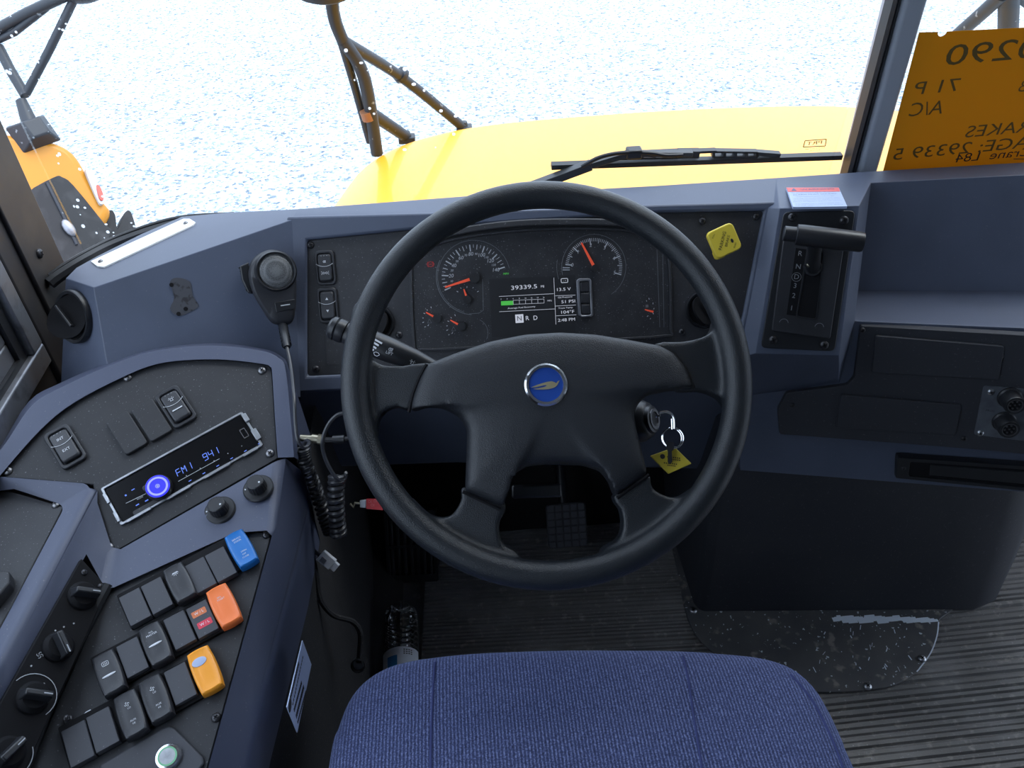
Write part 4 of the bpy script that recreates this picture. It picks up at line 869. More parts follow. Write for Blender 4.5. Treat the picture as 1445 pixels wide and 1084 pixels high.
# airbag-style centre pad
ol = [(602, 515), (640, 500), (690, 483), (740, 473), (790, 470), (840, 473), (890, 481), (932, 489), (952, 500), (968, 520), (979, 548), (945, 550), (915, 557), (900, 570), (894, 584), (897, 605), (906, 641), (913, 669), (869, 701), (862, 681), (850, 665), (825, 657), (785, 654), (745, 658), (722, 671), (714, 692), (710, 717), (656, 694), (658, 647), (659, 606), (648, 587), (625, 575), (600, 573), (577, 582), (583, 556), (592, 533)]
hc = lp(WHL, 775, 565, H); O = wl_(ol); n3 = 3
def dens(P, k):
    R = []
    for i in range(len(P)):
        a, c = P[i], P[(i+1) % len(P)]
        for j in range(k): R.append((a[0]+(c[0]-a[0])*j/k, a[1]+(c[1]-a[1])*j/k))
    return R
O = dens(O, 3)
b = MB(); R = [[(p[0], p[1], -.034) for p in O], [(p[0], p[1], -.004) for p in O]]
for s, z in ((.022, .0035), (.06, .0075), (.13, .0105), (.3, .0135), (.5, .0155), (.75, .0165), (.93, .0168)): R.append([(p[0]+(hc[0]-p[0])*s, p[1]+(hc[1]-p[1])*s, z) for p in O])
b.loft(R); b.build('centre_pad', HUB, sw, remesh=.0026, smooth=14)
# dark joint lines between pad and spokes
for pts in ([(602, 514), (592, 533), (583, 556), (577, 582)], [(932, 489), (952, 500), (968, 520), (979, 548)], [(653, 694), (706, 719)], [(916, 670), (871, 703)]):
    b = MB(); b.tube([(p[0], p[1], -.001) for p in wl_(pts, .0)], .0022, 6); b.build('pad_joint', MATTE, sw)
ex, ey = lp(WHL, 770.5, 543, .018); eM = WHL @ Matrix.Translation((ex, ey, .0168)) @ Matrix.Rotation(math.radians(-1), 4, 'Z')
b = MB(); b.lathe([(.0235, -.004), (.0235, .001), (.0215, .003), (.0188, .0026), (.0183, .001)], 48, cap1=False); em = b.build('emblem', CHROME, sw, M=eM)
b = MB(); b.cyl(0, 0, .0186, -.002, .0012, 48); b.build('emblem_disc', EMB, em)
b = MB(); k = .0183/85
bird = [(-78, 10), (-50, 0), (-22, -8), (6, -14), (30, -16), (44, -10), (52, -4), (60, -14), (70, -17), (63, -6), (56, 6), (46, 14), (34, 19), (12, 23), (-14, 24), (-44, 22), (-66, 18), (-38, 15), (-10, 11), (4, 5), (-2, 2), (-20, 4), (-50, 10)]
b.prism([(x*k, -y*k) for x, y in bird], .0012, .0018); b.build('emblem_bird', GOLD, em)
# column, stalk, ignition
clm = thing('steering_shroud', 'black steering shaft shroud hidden behind the wheel', 'shroud', WHL @ Matrix.Translation((0, 0, -.30)))
b = MB(); b.T = WM[clm].inverted() @ WHL
b.loft([[(x*1.0, y, z) for x, y in rrect(0, -.01, w, h, .03)] for w, h, z in ((.13, .12, -.30), (.15, .14, -.20), (.15, .13, -.06), (.12, .11, -.036))]); b.build('shroud', BLACK, clm, bevel=.004)
b = MB(); b.T = WM[clm].inverted() @ WHL; p, q = lp(WHL, 722, 694, -.075), lp(WHL, 792, 692, -.075); b.bar((p[0], p[1], -.075), (q[0], q[1], -.075), .016, .010, (0, 0, 1)); b.build('tilt_lever', BLACK, clm, bevel=.003)
b = MB(); b.T = WM[clm].inverted(); b.tube([WHL @ Vector((0, 0, -.30)), Vector((.08, 1.25, .18))], .022, 14); b.build('shaft', BLACK, clm)
HS = -.085
M = at(WHL, 560, 498, HS, to=(600, 514)); st = thing('turn_signal_stalk', 'black turn signal stalk with lamp and wiper symbols left of the column', 'stalk', M)
def sl(x, y): q = lp(M, x, y); return Vector((q[0], q[1], 0))
b = MB(); R = []
for (x, y), w, h in (((660, 540), .010, .009), ((612, 521), .011, .010), (( 585, 508), .013, .012), ((550, 494), .0155, .013), ((520, 482), .0155, .013), ((497, 473), .0145, .012), ((488, 469.5), .013, .011)):
    c = sl(x, y); R.append([(c.x, c.y+w*math.cos(2*PI*i/20), h*math.sin(2*PI*i/20)) for i in range(20)])
b.loft(R); b.build('lever', BLACK, st)
b = MB(); c = sl(484, 468); d = sl(474, 464)
b.loft([[(x, c.y+r*math.cos(2*PI*i/24), r*math.sin(2*PI*i/24)) for i in range(24)] for x, r in ((c.x+.003, .0135), (c.x, .0145), (c.x-.006, .0145), (c.x-.0075, .013), (c.x-.009, .0145), (c.x-.014, .014), (c.x-.017, .011))]); b.build('end_knob', BLACK, st)
b = MB()
for i, (x0, y0, x1, y1) in enumerate(((530, 481.5, 541, 487.5), (529, 486, 536.5, 490.5), (527, 490.5, 533, 494.5), (526.5, 495, 529.5, 497))):
    p, q = sl(x0, y0), sl(x1, y1); b.line(p, q, .0022, .0128, .0008)
icon(b, 'lamp', sl(553, 496).x, sl(553, 496).y, .0038, .0132); b.text('LIFT', sl(551, 501).x, sl(551, 501).y, .0034, .0128)
icon(b, 'wiper', sl(533, 502).x, sl(533, 502).y, .0042, .0115); icon(b, 'beacon', sl(584, 512).x, sl(584, 512).y-.002, .004, .0125)
b.build('symbols', WHITE, st)
# ignition key with ring and yellow tag
IG = at(WHL, 918, 592, -.07); ig = thing('ignition_lock', 'round ignition lock on the right of the column, silver key in it', 'lock', IG)
igT = Matrix.Rotation(math.radians(52), 4, 'Y')
b = MB(); b.T = igT; b.lathe([(.026, -.05), (.026, -.012), (.021, -.002), (.017, .0), (.016, .004), (.013, .005)], 30); b.build('barrel', BLACK, ig)
b = MB(); b.T = igT; b.ring(0, 0, .009, .0125, .004, .0062, 28); b.build('bezel_ring', SCREWM, ig)
KT = .90
kb = dep(943, 592, KT); ky_ = thing('ignition_key', 'silver key hanging its ring and yellow diamond tag from the ignition lock', 'key', Matrix.Translation(kb))
kp = lambda x, y, t=KT: dep(x, y, t)-kb
b = MB(); pts = smooth_path([kp(931, 582.5), kp(940, 581), kp(947, 584), kp(951, 592), kp(951.5, 605)], 6); b.tube(pts, .0017, 8); b.tube([kp(926, 588, .905), kp(932, 586.5), kp(931, 582.5)], .0012, 6); b.tube([kp(948, 591), kp(948.5, 606)], .0011, 6); b.build('key_bow', CHROME, ky_)
b = MB(); cx_, cy_ = 950, 618
for dx, dt, r in ((0, 0, .0118), (-2, .003, .0112)): b.tube([kp(cx_+dx, cy_, KT+dt)+CR*(r*math.cos(2*PI*i/36))+CU*(r*.98*math.sin(2*PI*i/36))+CW*(.003*math.sin(2*PI*i/36)) for i in range(36)], .0009, 6, closed=True)
b.build('split_ring', CHROME, ky_)
TM = mk(kp(946, 650, KT+.002), CR+CW*.12, CU+CW*.25); tw = Matrix.Translation(kb) @ TM
b = MB(); q = [lp(tw, *p) for p in ((917, 643.5), (952, 631), (976, 654.5), (943, 669))]; b.prism(q, -.0012, .0012); tgp = b.build('tag', TAGY, ky_, M=tw, bevel=.001, seg=2)
b = MB(); c = lp(tw, 934.5, 644.5); b.sph((c[0], c[1], .0012), .003, (1, 1, .15), 8); a_ = math.degrees(-.12)
for x, y, w_ in ((950, 646, .016), (950.5, 649, .0155), (945.5, 654.5, .016), (947, 657.5, .010)):
    p = lp(tw, x, y)
    for i in range(7): b.box(p[0]-w_/2+w_*(i+.5)/7, p[1]-(i-3)*w_*.018, .0013, w_*.085, .0014, .0003)
b.build('tag_print', INK, tgp)
b = MB(); d0 = mk(kp(946, 632, KT-.004), CR, CU); b.T = d0; b.prism([(-.004, .008), (.004, .006), (.0035, -.002), (.0015, -.004), (.002, -.016), (-.001, -.0185), (-.003, -.016), (-.0028, -.004), (-.0045, -.001)], -.0009, .0009); b.build('spare_key', mat('dark_key', (.05, .05, .055), .4, .7), ky_)
# ================================================================== MICROPHONE AND CORDS
M = at(F2, 388, 384, .030, to=(388+72, 384-13)); mc = thing('radio_microphone', 'black hand microphone with round wire mesh grille clipped to the dash', 'microphone', M)
mo = sp2(lps(M, [(375, 353), (357, 365), (350, 386), (356, 412), (372, 440), (384, 456), (399, 459), (413, 455), (418, 434), (419, 400), (416, 378), (405, 360), (391, 352)]), 4)
mcx = sum(p[0] for p in mo)/len(mo); mcy = sum(p[1] for p in mo)/len(mo); sh = lambda k, z: [(mcx+(p[0]-mcx)*k, mcy+(p[1]-mcy)*k, z) for p in mo]
b = MB(); b.loft([sh(.86, -.030), sh(.97, -.024), sh(1, -.012), sh(.99, -.006), sh(.93, -.001), sh(.85, .0015), sh(.5, .002)]); b.build('body', SWB, mc)
gx, gy_ = lp(M, 389.5, 382.5, .004); gr = .0245
b = MB(); b.lathe([(gr*1.16, -.004), (gr*1.14, .003), (gr*1.05, .0065), (gr*.98, .006), (gr*.95, .003)], 40, (gx, gy_), cap1=False); b.build('grille_ring', BLACK, mc)
def meshm():
    m = bpy.data.materials.new('wire_mesh'); m.use_nodes = True; nt = m.node_tree; N = nt.nodes; L = nt.links; b = N['Principled BSDF']; b.inputs['Roughness'].default_value = .45
    tc = N.new('ShaderNodeTexCoord'); v = N.new('ShaderNodeTexVoronoi'); v.inputs['Scale'].default_value = 560; v.inputs['Randomness'].default_value = .15; L.new(tc.outputs['Object'], v.inputs['Vector'])
    r = N.new('ShaderNodeValToRGB'); r.color_ramp.elements[0].position = .25; r.color_ramp.elements[0].color = (.008, .008, .009, 1); r.color_ramp.elements[1].position = .5; r.color_ramp.elements[1].color = (.15, .155, .16, 1); L.new(v.outputs['Distance'], r.inputs[0]); L.new(r.outputs[0], b.inputs['Base Color']); return m
b = MB(); b.lathe([(gr*.97, .002), (gr*.8, .0052), (gr*.5, .0072), (gr*.2, .008), (.0005, .0081)], 36, (gx, gy_), cap0=False); b.build('grille', meshm(), mc)
b = MB(); q = lps(M, [(387, 427), (416, 422), (416, 436), (390, 441)]); b.prism(q, 0, .0026); nb_ = b.build('name_badge', BLACK, mc, bevel=.0008)
p0, p1 = lp(M, 396, 431.5), lp(M, 409, 429.5); b = MB(); b.line(p0, p1, .0014, .0027); b.build('badge_print', DIMW, nb_)
b = MB(); q = lps(M, [(338, 376), (351, 370), (352, 395), (357, 415), (350, 414), (341, 395)], -.012); b.prism(q, -.024, -.008); tk = b.build('talk_button', BLACK, mc, bevel=.002)
b = MB()
for i in range(7): p = lp(M, 338.5+i*1.6, 378+i*5.2, -.012); b.box(p[0], p[1], -.016, .003, .0016, .014)
b.build('button_ribs', BLACK, tk)
b = MB(); p = lp(M, 389, 384, -.03); b.cyl(p[0], p[1], .012, -.034, -.022, 20); b.build('hang_clip', SCREWM, mc)
def coil(b, pts, R, n, r):
    P = smooth_path(pts, 10); L_ = len(P); out = []; m = n*12
    for i in range(m+1):
        f = i/m*(L_-1); k = min(int(f), L_-2); p = P[k].lerp(P[k+1], f-k); t = (P[k+1]-P[k]).normalized(); a = t.cross(CW).normalized(); c = t.cross(a); th = 2*PI*i/12
        out.append(p+(a*math.cos(th)+c*math.sin(th))*R)
    b.tube(out, r, 6)
cb = dep(420, 620, 1.0); cd = thing('microphone_cord', 'black coiled microphone cord hanging beside the left console', 'cord', Matrix.Translation(cb))
D = lambda x, y, t: dep(x, y, t)-cb
mw = (WM[mc] @ Vector((*lp(WM[mc], 399, 458, -.012), -.012)))-cb
b = MB(); P = [mw, D(402, 474, 1.07), D(405, 490, 1.06)]; b.tube(P, [.0062, .0055, .0045], 10)
for i in range(7): p = P[0].lerp(P[2], i/7); b.tube([p, p+(P[2]-P[0])*.05], .0068, 10)
b.build('strain_relief', BLACK, cd)
b = MB(); b.tube(smooth_path([P[2], D(411, 520, 1.04), D(415, 560, 1.0), D(417, 600, .985), D(420, 620, .98), D(427, 631, .985), D(434, 630, .99), D(437, 624, 1.0), D(432, 622, 1.01), D(427, 632, 1.02)], 8), .0023, 8)
b.build('plain_cord', mat('cord_black', (.03, .031, .036), .35), cd)
b = MB(); coil(b, [D(427, 634, 1.02), D(431, 655, 1.03), D(445, 690, 1.06), D(458, 730, 1.08), D(466, 752, 1.09)], .0075, 22, .0024); b.build('coiled_cord', BLACK, cd)
cb2 = dep(475, 700, 1.03); cd2 = thing('coiled_cable', 'thick coiled black cable bundle hanging below the dash left of the wheel', 'cable', Matrix.Translation(cb2)); D2_ = lambda x, y, t: dep(x, y, t)-cb2
b = MB(); coil(b, [D2_(475, 672, 1.03), D2_(474, 700, 1.035), D2_(475, 730, 1.045), D2_(478, 756, 1.055)], .0085, 11, .0035); b.build('coil', MATS['cord_black'], cd2)
b = MB(); b.tube(smooth_path([D2_(492, 583, 1.0), D2_(476, 586, 1.0), D2_(462, 602, 1.0), D2_(455, 626, 1.0), D2_(460, 650, 1.01), D2_(475, 675, 1.02), D2_(486, 676, 1.03), D2_(488, 668, 1.03), D2_(483, 690, 1.04), D2_(478, 712, 1.04)], 8), .0026, 8); b.build('lead', MATS['cord_black'], cd2)
cb3 = dep(452, 620, 1.03); cd3 = thing('antenna_plug', 'small metal cable plug behind the coiled cord below the dash', 'connector', Matrix.Translation(cb3)); D3 = lambda x, y, t=1.03: dep(x, y, t)-cb3
b = MB(); b.tube([D3(424, 618), D3(440, 619), D3(440.2, 619), D3(449, 620)], [.0045, .0045, .006, .006], 12); b.tube([D3(449, 620), D3(458, 621)], .0068, 8); b.build('plug', mat('brass_plug', (.36, .33, .25), .35, .9), cd3)
b = MB(); b.tube([D3(458, 621), D3(470, 621)], .0035, 8); b.tube([D3(470, 621), D3(486, 620)], .0058, 10); b.tube(smooth_path([D3(486, 620), D3(496, 617), D3(510, 606)], 5), .0032, 8); b.build('lead', BLACK, cd3)
cb4 = dep(515, 711, 1.08); rt = thing('red_tag', 'red tag on a metal clip hanging under the dash left of the wheel', 'tag', mk(cb4, CR, CU)); q = lambda x, y: lp(WM[rt], x, y)
b = MB(); b.prism([q(517, 704), q(540, 704), q(540, 720), q(517, 718)], -.001, .001); tg2 = b.build('tag', TAGR, rt)
b = MB()
for x, y in ((522, 708), (530, 707), (526, 713)): b.text('OI', *q(x, y), .0035, .0014)
b.build('tag_print', mat('faded_pink', (.55, .12, .13), .6), tg2)
b = MB(); b.prism([q(508, 706), q(517, 705), q(517, 717), q(508, 716)], -.003, .003); b.build('clip', ALU, rt, bevel=.001)
b = MB(); b.tube([(*q(509, 711), 0), (*q(501, 710), 0), (*q(499, 716), 0), (*q(494, 711), 0)], .0018, 8); b.build('terminal', MATS['brass_plug'], rt)
wcM = mk(dep(461, 790, 1.10), CR*.75-CU*.62, CU*.75+CR*.62); wc = thing('wire_connector', 'small white plastic wire connector dangling by the console foot', 'connector', wcM)
b = MB(); b.box(0, 0, 0, .022, .016, .010); b.box(.014, 0, 0, .009, .012, .008); b.build('housing', CLOTH_BROWN, wc, bevel=.001)
b = MB(); b.box(-.003, -.002, .005, .008, .007, .004); b.build('latch', ALU, wc)
b = MB(); b.T = wcM.inverted(); b.tube(smooth_path([dep(455, 786, 1.10), dep(444, 778, 1.10), dep(438, 768, 1.10), dep(436, 745, 1.09)], 5), .0025, 6); b.build('lead', BLACK, wc)
fb = onz(506, 940, .03); fc_ = thing('floor_cable', 'black cable with a round plug lying against the console side', 'cable', Matrix.Translation(fb)); D5 = lambda x, y, t: dep(x, y, t)-fb
b = MB(); b.tube(smooth_path([D5(436, 770, 1.1), D5(446, 810, 1.1), D5(452, 845, 1.1), D5(470, 868, 1.11), D5(497, 877, 1.12), D5(508, 892, 1.13), D5(508, 915, 1.14), D5(506, 934, 1.145)], 8), .0040, 8); b.build('lead', CARP, fc_)
b = MB(); b.T = mk(D5(505, 940, 1.14), CR, CU) ; b.lathe([(.009, -.025), (.010, -.004), (.0105, 0), (.0085, .001), (.008, -.006)], 20, cap1=False); b.build('plug', BLACK, fc_)
b = MB(); b.T = mk(D5(505, 940, 1.14), CR, CU); b.cyl(0, 0, .0075, -.008, -.005, 16); b.build('pin_face', SCREWM, fc_)
# ================================================================== RIGHT OF THE WHEEL
sp = thing('gear_selector', 'black gear selector with T handle on the dash tower', 'gear selector', SHF)
sl_ = lambda pts, h=0: lps(SHF, pts, h)
def round_poly(P, r, n=4):
    out = []; m = len(P)
    for i in range(m):
        p = Vector(P[i]); a = (Vector(P[i-1])-p); c = (Vector(P[(i+1) % m])-p); ra = min(r, a.length*.45, c.length*.45); a = p+a.normalized()*ra; c = p+c.normalized()*ra
        for k in range(n+1): t = k/n; q = a*(1-t)**2+p*2*t*(1-t)+c*t*t; out.append((q.x, q.y))
    return out
b = MB(); b.prism(round_poly(sl_([(1105, 299), (1206, 297), (1177, 495), (1073, 490)]), .008), -.002, .006); b.build('mounting_plate', BLACK, sp, bevel=.001, seg=2)
for x, y in ((1118, 307), (1191, 311), (1091, 480), (1163, 487)): screw(sp, at(SHF, x, y, .006), .0062, SCREWK)
b = MB(); o = round_poly(sl_([(1104, 338), (1189, 350), (1170, 477), (1088, 466)]), .004); b.prism(o, 0, .010); b.build('selector_plate', SWB, sp, bevel=.0012, seg=2)
b = MB(); b.prism(round_poly(sl_([(1141, 354), (1162, 356), (1151, 450), (1125, 446)], .010), .004), .008, .0104); b.build('gate', MATTE, sp)
b = MB(); o = round_poly(sl_([(1139, 352), (1164, 354), (1153, 452), (1123, 448)], .010), .004); i_2 = round_poly(sl_([(1141, 354), (1162, 356), (1151, 450), (1125, 446)], .010), .004); b.band(o, i_2, .009, .0115); b.build('gate_rim', BLACK, sp)
b = MB(); o = sl_([(1123, 350), (1138, 352), (1123, 446), (1110, 444)], .010); b.prism(o, .009, .0102); b.build('letter_strip', MATTE, sp)
b = MB()
for s, x, y in (('R', 1129, 358), ('N', 1126.5, 376.5), ('D', 1124, 391), ('3', 1122, 403.5), ('2', 1120, 417.5), ('1', 1117, 435)):
    p = lp(SHF, x, y, .0105); b.text(s, p[0], p[1], .0068, .0105)
    if s == 'D': b.arc(p[0], p[1], .0062, 0, 360, .0005, .0105, 16)
for x, y in ((1106, 456), (1156, 462)): p = lp(SHF, x, y, .0105); b.arc(p[0], p[1], .006, 10, 175, .0006, .0105, 10)
b.build('lettering', mat('gear_letter_grey', (.24, .25, .27), .5), sp)
HH = .062
pL, pR, pB = [Vector((*lp(SHF, x, y, HH), HH)) for x, y in ((1123, 331), (1218, 342), (1106, 329.5))]
b = MB(); foot = Vector((*lp(SHF, 1147, 378, .012), .008)); top = pL.lerp(pR, .30); b.tube([foot, foot.lerp(top, .5), top], [.0105, .0092, .011], 14); b.build('lever', BLACK, sp)
b = MB(); b.tube([foot+Vector((0, 0, .001)), foot+Vector((0, 0, .006))], [.0135, .0115], 14); b.build('lever_boot', BLACK, sp)
b = MB(); ax = (pR-pL); b.tube([pL, pL+ax*.01, pL+ax*.1, pL+ax*.5, pL+ax*.97, pR], [.0125, .0138, .0142, .0140, .0134, .0125], 24); b.build('handle', BLACK, sp)
b = MB(); b.tube([pL, pB+ax*.01, pB], [.0102, .0102, .0094], 20); b.build('release_button', BLACK, sp)
b = MB(); p = lp(SHF, 1141, 374, .022); b.sph((p[0], p[1], .022), .0032); b.build('lever_bolt', MATS['brass_plug'], sp)
# warning sticker on the top of the tower
ST = frame3(onz(1096, 262, .814), onz(1229, 258, .813), wp(SHF, 1213, 290, .003))
if ST.col[2].z < 0: ST = mk(ST.to_translation(), ST.col[0].to_3d(), -ST.col[1].to_3d())
Ms = at(ST, 1152, 279, .002); ws = thing('warning_sticker', 'white and red warning sticker above the gear selector', 'sticker', Ms)
b = MB(); sq = lps(Ms, [(1109.5, 265), (1183.5, 265), (1195.5, 291.5), (1119, 292.5)]); b.prism(sq, -.003, .0004); b.build('label', STKB, ws)
b = MB(); b.prism(lps(Ms, [(1109.5, 265), (1183.5, 265), (1185.5, 270.4), (1112, 271)], .0004), .0003, .0007); rb = b.build('red_header', STKRED, ws)
def tl(b, s, x0, x1, y, h, z): p, q = lp(Ms, x0, y), lp(Ms, x1, y); b.text(s, (p[0]+q[0])/2, (p[1]+q[1])/2, h, z, w=q[0]-p[0])
b = MB(); tl(b, 'WARNING', 1129, 1178, 267.8, .0062, .0009); p, q, r_ = lp(Ms, 1116.5, 270), lp(Ms, 1124.5, 270), lp(Ms, 1119.5, 266.3); b.poly([(*p, .0009), (*q, .0009), (*r_, .0009)]); b.build('header_lettering', mat('sticker_dark_blue', (.06, .08, .18), .5), rb)
b = MB(); tl(b, 'ALARM MUST SOUND!', 1118, 1182, 274.8, .0040, .0006)
for y, x0, x1, s in ((272.3, 1116, 1180, 'TO AVOID SERIOUS INJURY OR DEATH'), (277.7, 1122, 1178, 'WHEN PARKING BRAKE IS RELEASED'), (280.4, 1119, 1186, 'FAILURE TO MAINTAIN A CLEAR VIEW'), (282.4, 1119, 1187, 'IN THE DIRECTION OF TRAVEL COULD'), (284.5, 1118, 1189, 'RESULT IN SERIOUS INJURY OR DEATH'), (287.8, 1121, 1186, 'THE OPERATOR IS RESPONSIBLE FOR'), (289.9, 1121, 1191, 'THE SAFE OPERATION OF THIS VEHICLE')): tl(b, s, x0, x1, y, .0020, .0006)
b.build('lettering', MATS['sticker_dark_blue'], ws)
# lower right switch panel, its covers, socket plate and slot
lr = thing('lower_dash_panel', 'black textured panel on the lower right of the dash', 'panel', at(LRP, 1300, 550, .001))
lq = lambda pts, h=0: lps(WM[lr], pts, h)
b = MB(); b.prism(round_poly(lq([(1214, 459), (2040, 507), (2040, 682), (1445, 640), (1358, 632), (1100, 612), (1097, 578), (1110, 554), (1196, 543), (1205, 533)]), .004), -.012, .002); b.build('plate', PANELD, lr, bevel=.001, seg=2)
for x, y in ((1217, 466), (1412, 503), (1118, 572), (1360, 619)): screw(lr, at(WM[lr], x, y, .002), .0042, SCREWK)
for pts, lb in (([(1235, 472), (1416, 487), (1408, 534), (1229, 524)], 'black rectangular blank cover below the dash tray, upper of two'), ([(1186, 555), (1356, 570), (1347, 612), (1179, 602)], 'black rectangular blank cover below the dash tray, lower of two')):
    M = at(WM[lr], sum(p[0] for p in pts)/4, sum(p[1] for p in pts)/4, .002); b = MB(); b.prism(round_poly(lps(M, pts), .004), -.001, .005); tag(b.build('blank_cover', PANELD, None, M=M, bevel=.001, seg=2), lb, 'cover', 'blank covers on the lower right panel')
M = at(WM[lr], 1412, 580, .0025); sk = thing('socket_plate', 'grey metal plate with two round multi pin sockets at the right edge', 'socket plate', M)
b = MB(); b.prism(round_poly(lps(M, [(1388, 544), (1505, 552), (1492, 628), (1374, 613)]), .004), -.001, .0015); b.build('plate', mat('dull_steel', (.15, .165, .19), .5, .5, mottle=[(50, (.10, .11, .13), .4, .7)]), sk, bevel=.0006)
for x, y in ((1398, 553), (1383, 611)): screw(sk, at(M, x, y, .0015), .0052, BOLT)
for x, y in ((1433, 573), (1425, 607)):
    c = lp(M, x, y, .028); b = MB(); b.lathe([(.0165, .001), (.0165, .004), (.0145, .006), (.0145, .026), (.0135, .028), (.0105, .028), (.0105, .024)], 28, c, cap1=False); so_ = b.build('socket', BLACK, sk)
    b = MB(); b.ring(c[0], c[1], .0092, .0104, .022, .0283, 24); b.build('socket_ring', SCREWM, so_)
    b = MB(); b.cyl(c[0], c[1], .0095, .020, .0240, 20); b.build('socket_face', MATTE, so_)
    b = MB()
    for i in range(6): a = i*PI/3+.3; b.cyl(c[0]+.006*math.cos(a), c[1]+.006*math.sin(a), .0014, .0235, .0262, 8)
    b.cyl(c[0], c[1], .0014, .0235, .0262, 8); b.build('pins', SCREWM, so_)
b = MB(); b.text('2', *lp(M, 1419, 591), .004, .0018); p = lp(M, 1397, 579); b.text('PROG', p[0], p[1], .0034, .0018); b.build('plate_print', INK, sk)
M = at(LRP, 1360, 665, -.004); sv = thing('recessed_slot', 'long black recessed slot frame at the bottom right of the dash', 'slot', M)
o = round_poly(lps(M, [(1266, 644), (1620, 668), (1620, 708), (1263, 673)]), .003); i_3 = round_poly(lps(M, [(1284, 650), (1605, 672), (1603, 702), (1281, 670)]), .003)
b = MB(); b.band(o, i_3, -.012, .004); b.build('frame', BLACK, sv, bevel=.001); b = MB(); b.prism(i_3, -.006, .0012); b.build('recess', MATTE, sv)
b = MB(); b.prism(lps(M, [(1312, 655), (1598, 676), (1596, 696), (1310, 669)]), -.008, .003); b.build('flap', BLACK, sv, bevel=.001)
for x, y in ((1275, 661),): screw(sv, at(M, x, y, .004), .0035, SCREWK)
# yellow paper against the right windscreen
SY = 1.105
PA = mk(ony(1350, 140, SY), (1, 0, 0), (0, -.08, 1)); ps = thing('yellow_paper', 'yellow paper sheet with mirrored handwriting leaning on the right windscreen', 'paper', PA)
pl = lambda x, y: lp(PA, x, y)
TLc, BLc = pl(1297, 45.5), pl(1245, 246); Wd_ = .279
dxy = ((pl(1445, 38.5)[0]-TLc[0]), (pl(1445, 38.5)[1]-TLc[1])); kk = Wd_/math.hypot(*dxy); TRc = (TLc[0]+dxy[0]*kk, TLc[1]+dxy[1]*kk); BRc = (BLc[0]+dxy[0]*kk, BLc[1]+dxy[1]*kk)
hx = pl(1330, 45); b = MB(); hol = [(hx[0]+.0062*math.cos(a), hx[1]+.0062*math.sin(a)) for a in [math.radians(178+i*184/14) for i in range(15)]]
b.prism([BLc, BRc, TRc]+hol[::-1]+[TLc], -.0002, .0002); b.build('sheet', PAPER, ps, flat=True)
def hand(b, s, x, y, hpx, w=None):
    p = pl(x, y); q = pl(x, y-hpx); b.text(s, p[0], p[1], math.dist(p, q), .0005, mirror=True, ang=2, w=w)
def pw(x0, x1, y): return math.dist(pl(x0, y), pl(x1, y))
for a_ in (('0290', 1401, 74, 27, 1338, 1465), ('71 P', 1322, 123, 17, 1293, 1354), ('B', 1444, 122, 15, 1439, 1449), ('A/C', 1307, 154, 18, 1284, 1330), ('BRAKES', 1417, 182, 15, 1366, 1468), ('AGE: 29339 5', 1356, 210, 15, 1264, 1448)):
    b = MB(); hand(b, *a_[:4], pw(a_[4], a_[5], a_[2])); b.build('marker_writing', PINK, ps)
b = MB(); hand(b, 'Crane  L84', 1402, 219, 11, pw(1351, 1453, 219)); b.line(pl(1430, 224), pl(1452, 224), .0012, .0005); b.build('pen_writing', INK, ps)
# ================================================================== WIPER, GLASS MARK
WY = 1.165
WP_ = mk(ony(900, 225, WY), (1, 0, 0), (0, -.1, 1)); wi = thing('windscreen_wiper', 'black windscreen wiper parked along the foot of the left windscreen', 'wiper', WP_)
wq = lambda x, y, h=0: Vector((*lp(WP_, x, y), h))
b = MB(); b.bar(wq(778, 234), wq(1187, 220), .008, .012, (0, 0, 1)); b.bar(wq(778, 232.5), wq(1187, 219), .004, .004, (0, 0, 1)); b.build('rubber_blade', GASK, wi)
top_ = [(800, 228), (830, 222), (850, 218), (960, 212), (1010, 211), (1060, 213), (1095, 215), (1100, 219)]; bot = [(1100, 221), (960, 226), (800, 231.5)]
b = MB(); A_ = [lp(WP_, *p) for p in top_+bot]
def beam(x0, x1, yt0, yt1, yb0, yb1, holes):
    # bridge with open windows: top rail, bottom rail and webs
    b.bar(wq(x0, yt0), wq(x1, yt1), .0035, .010, (0, 0, 1)); b.bar(wq(x0, yb0), wq(x1, yb1), .0035, .010, (0, 0, 1))
    for k in range(holes+1):
        f = k/holes; x = x0+(x1-x0)*f; b.bar(wq(x, yt0+(yt1-yt0)*f), wq(x, yb0+(yb1-yb0)*f), .0045, .010, (0, 0, 1))
beam(872, 956, 217, 213, 222.5, 221, 5); beam(1006, 1068, 212.5, 213.5, 220, 219.5, 4)
b.bar(wq(956, 216.5), wq(986, 216), .012, .012, (0, 0, 1)); b.bar(wq(840, 226), wq(880, 219), .006, .010, (0, 0, 1)); b.bar(wq(1066, 215), wq(1100, 217.5), .006, .010, (0, 0, 1)); b.bar(wq(986, 213), wq(1010, 212), .004, .01, (0, 0, 1)); b.build('blade_bridge', BLACK, wi)
b = MB(); b.bar(wq(715, 272, .01), wq(832, 226, .014), .013, .014, (0, 0, 1)); b.bar(wq(832, 226, .014), wq(885, 211, .012), .009, .010, (0, 0, 1)); b.bar(wq(885, 211, .012), wq(975, 213, .008), .008, .010, (0, 0, 1)); b.build('arm', mat('wiper_arm_black', (.03, .032, .036), .4), wi, bevel=.001)
b = MB(); c = wq(892, 209, .012); b.box(c.x, c.y, .014, .024, .015, .018); b.build('arm_clip', BLACK, wi, bevel=.003)
b = MB(); b.tube(smooth_path([wq(818, 226, .02), wq(840, 214, .02), wq(862, 208, .02), wq(885, 206, .02), wq(915, 207, .02), wq(935, 211, .018), wq(960, 211.5, .016)], 6), .0032, 8); b.build('washer_hose', GASK, wi)
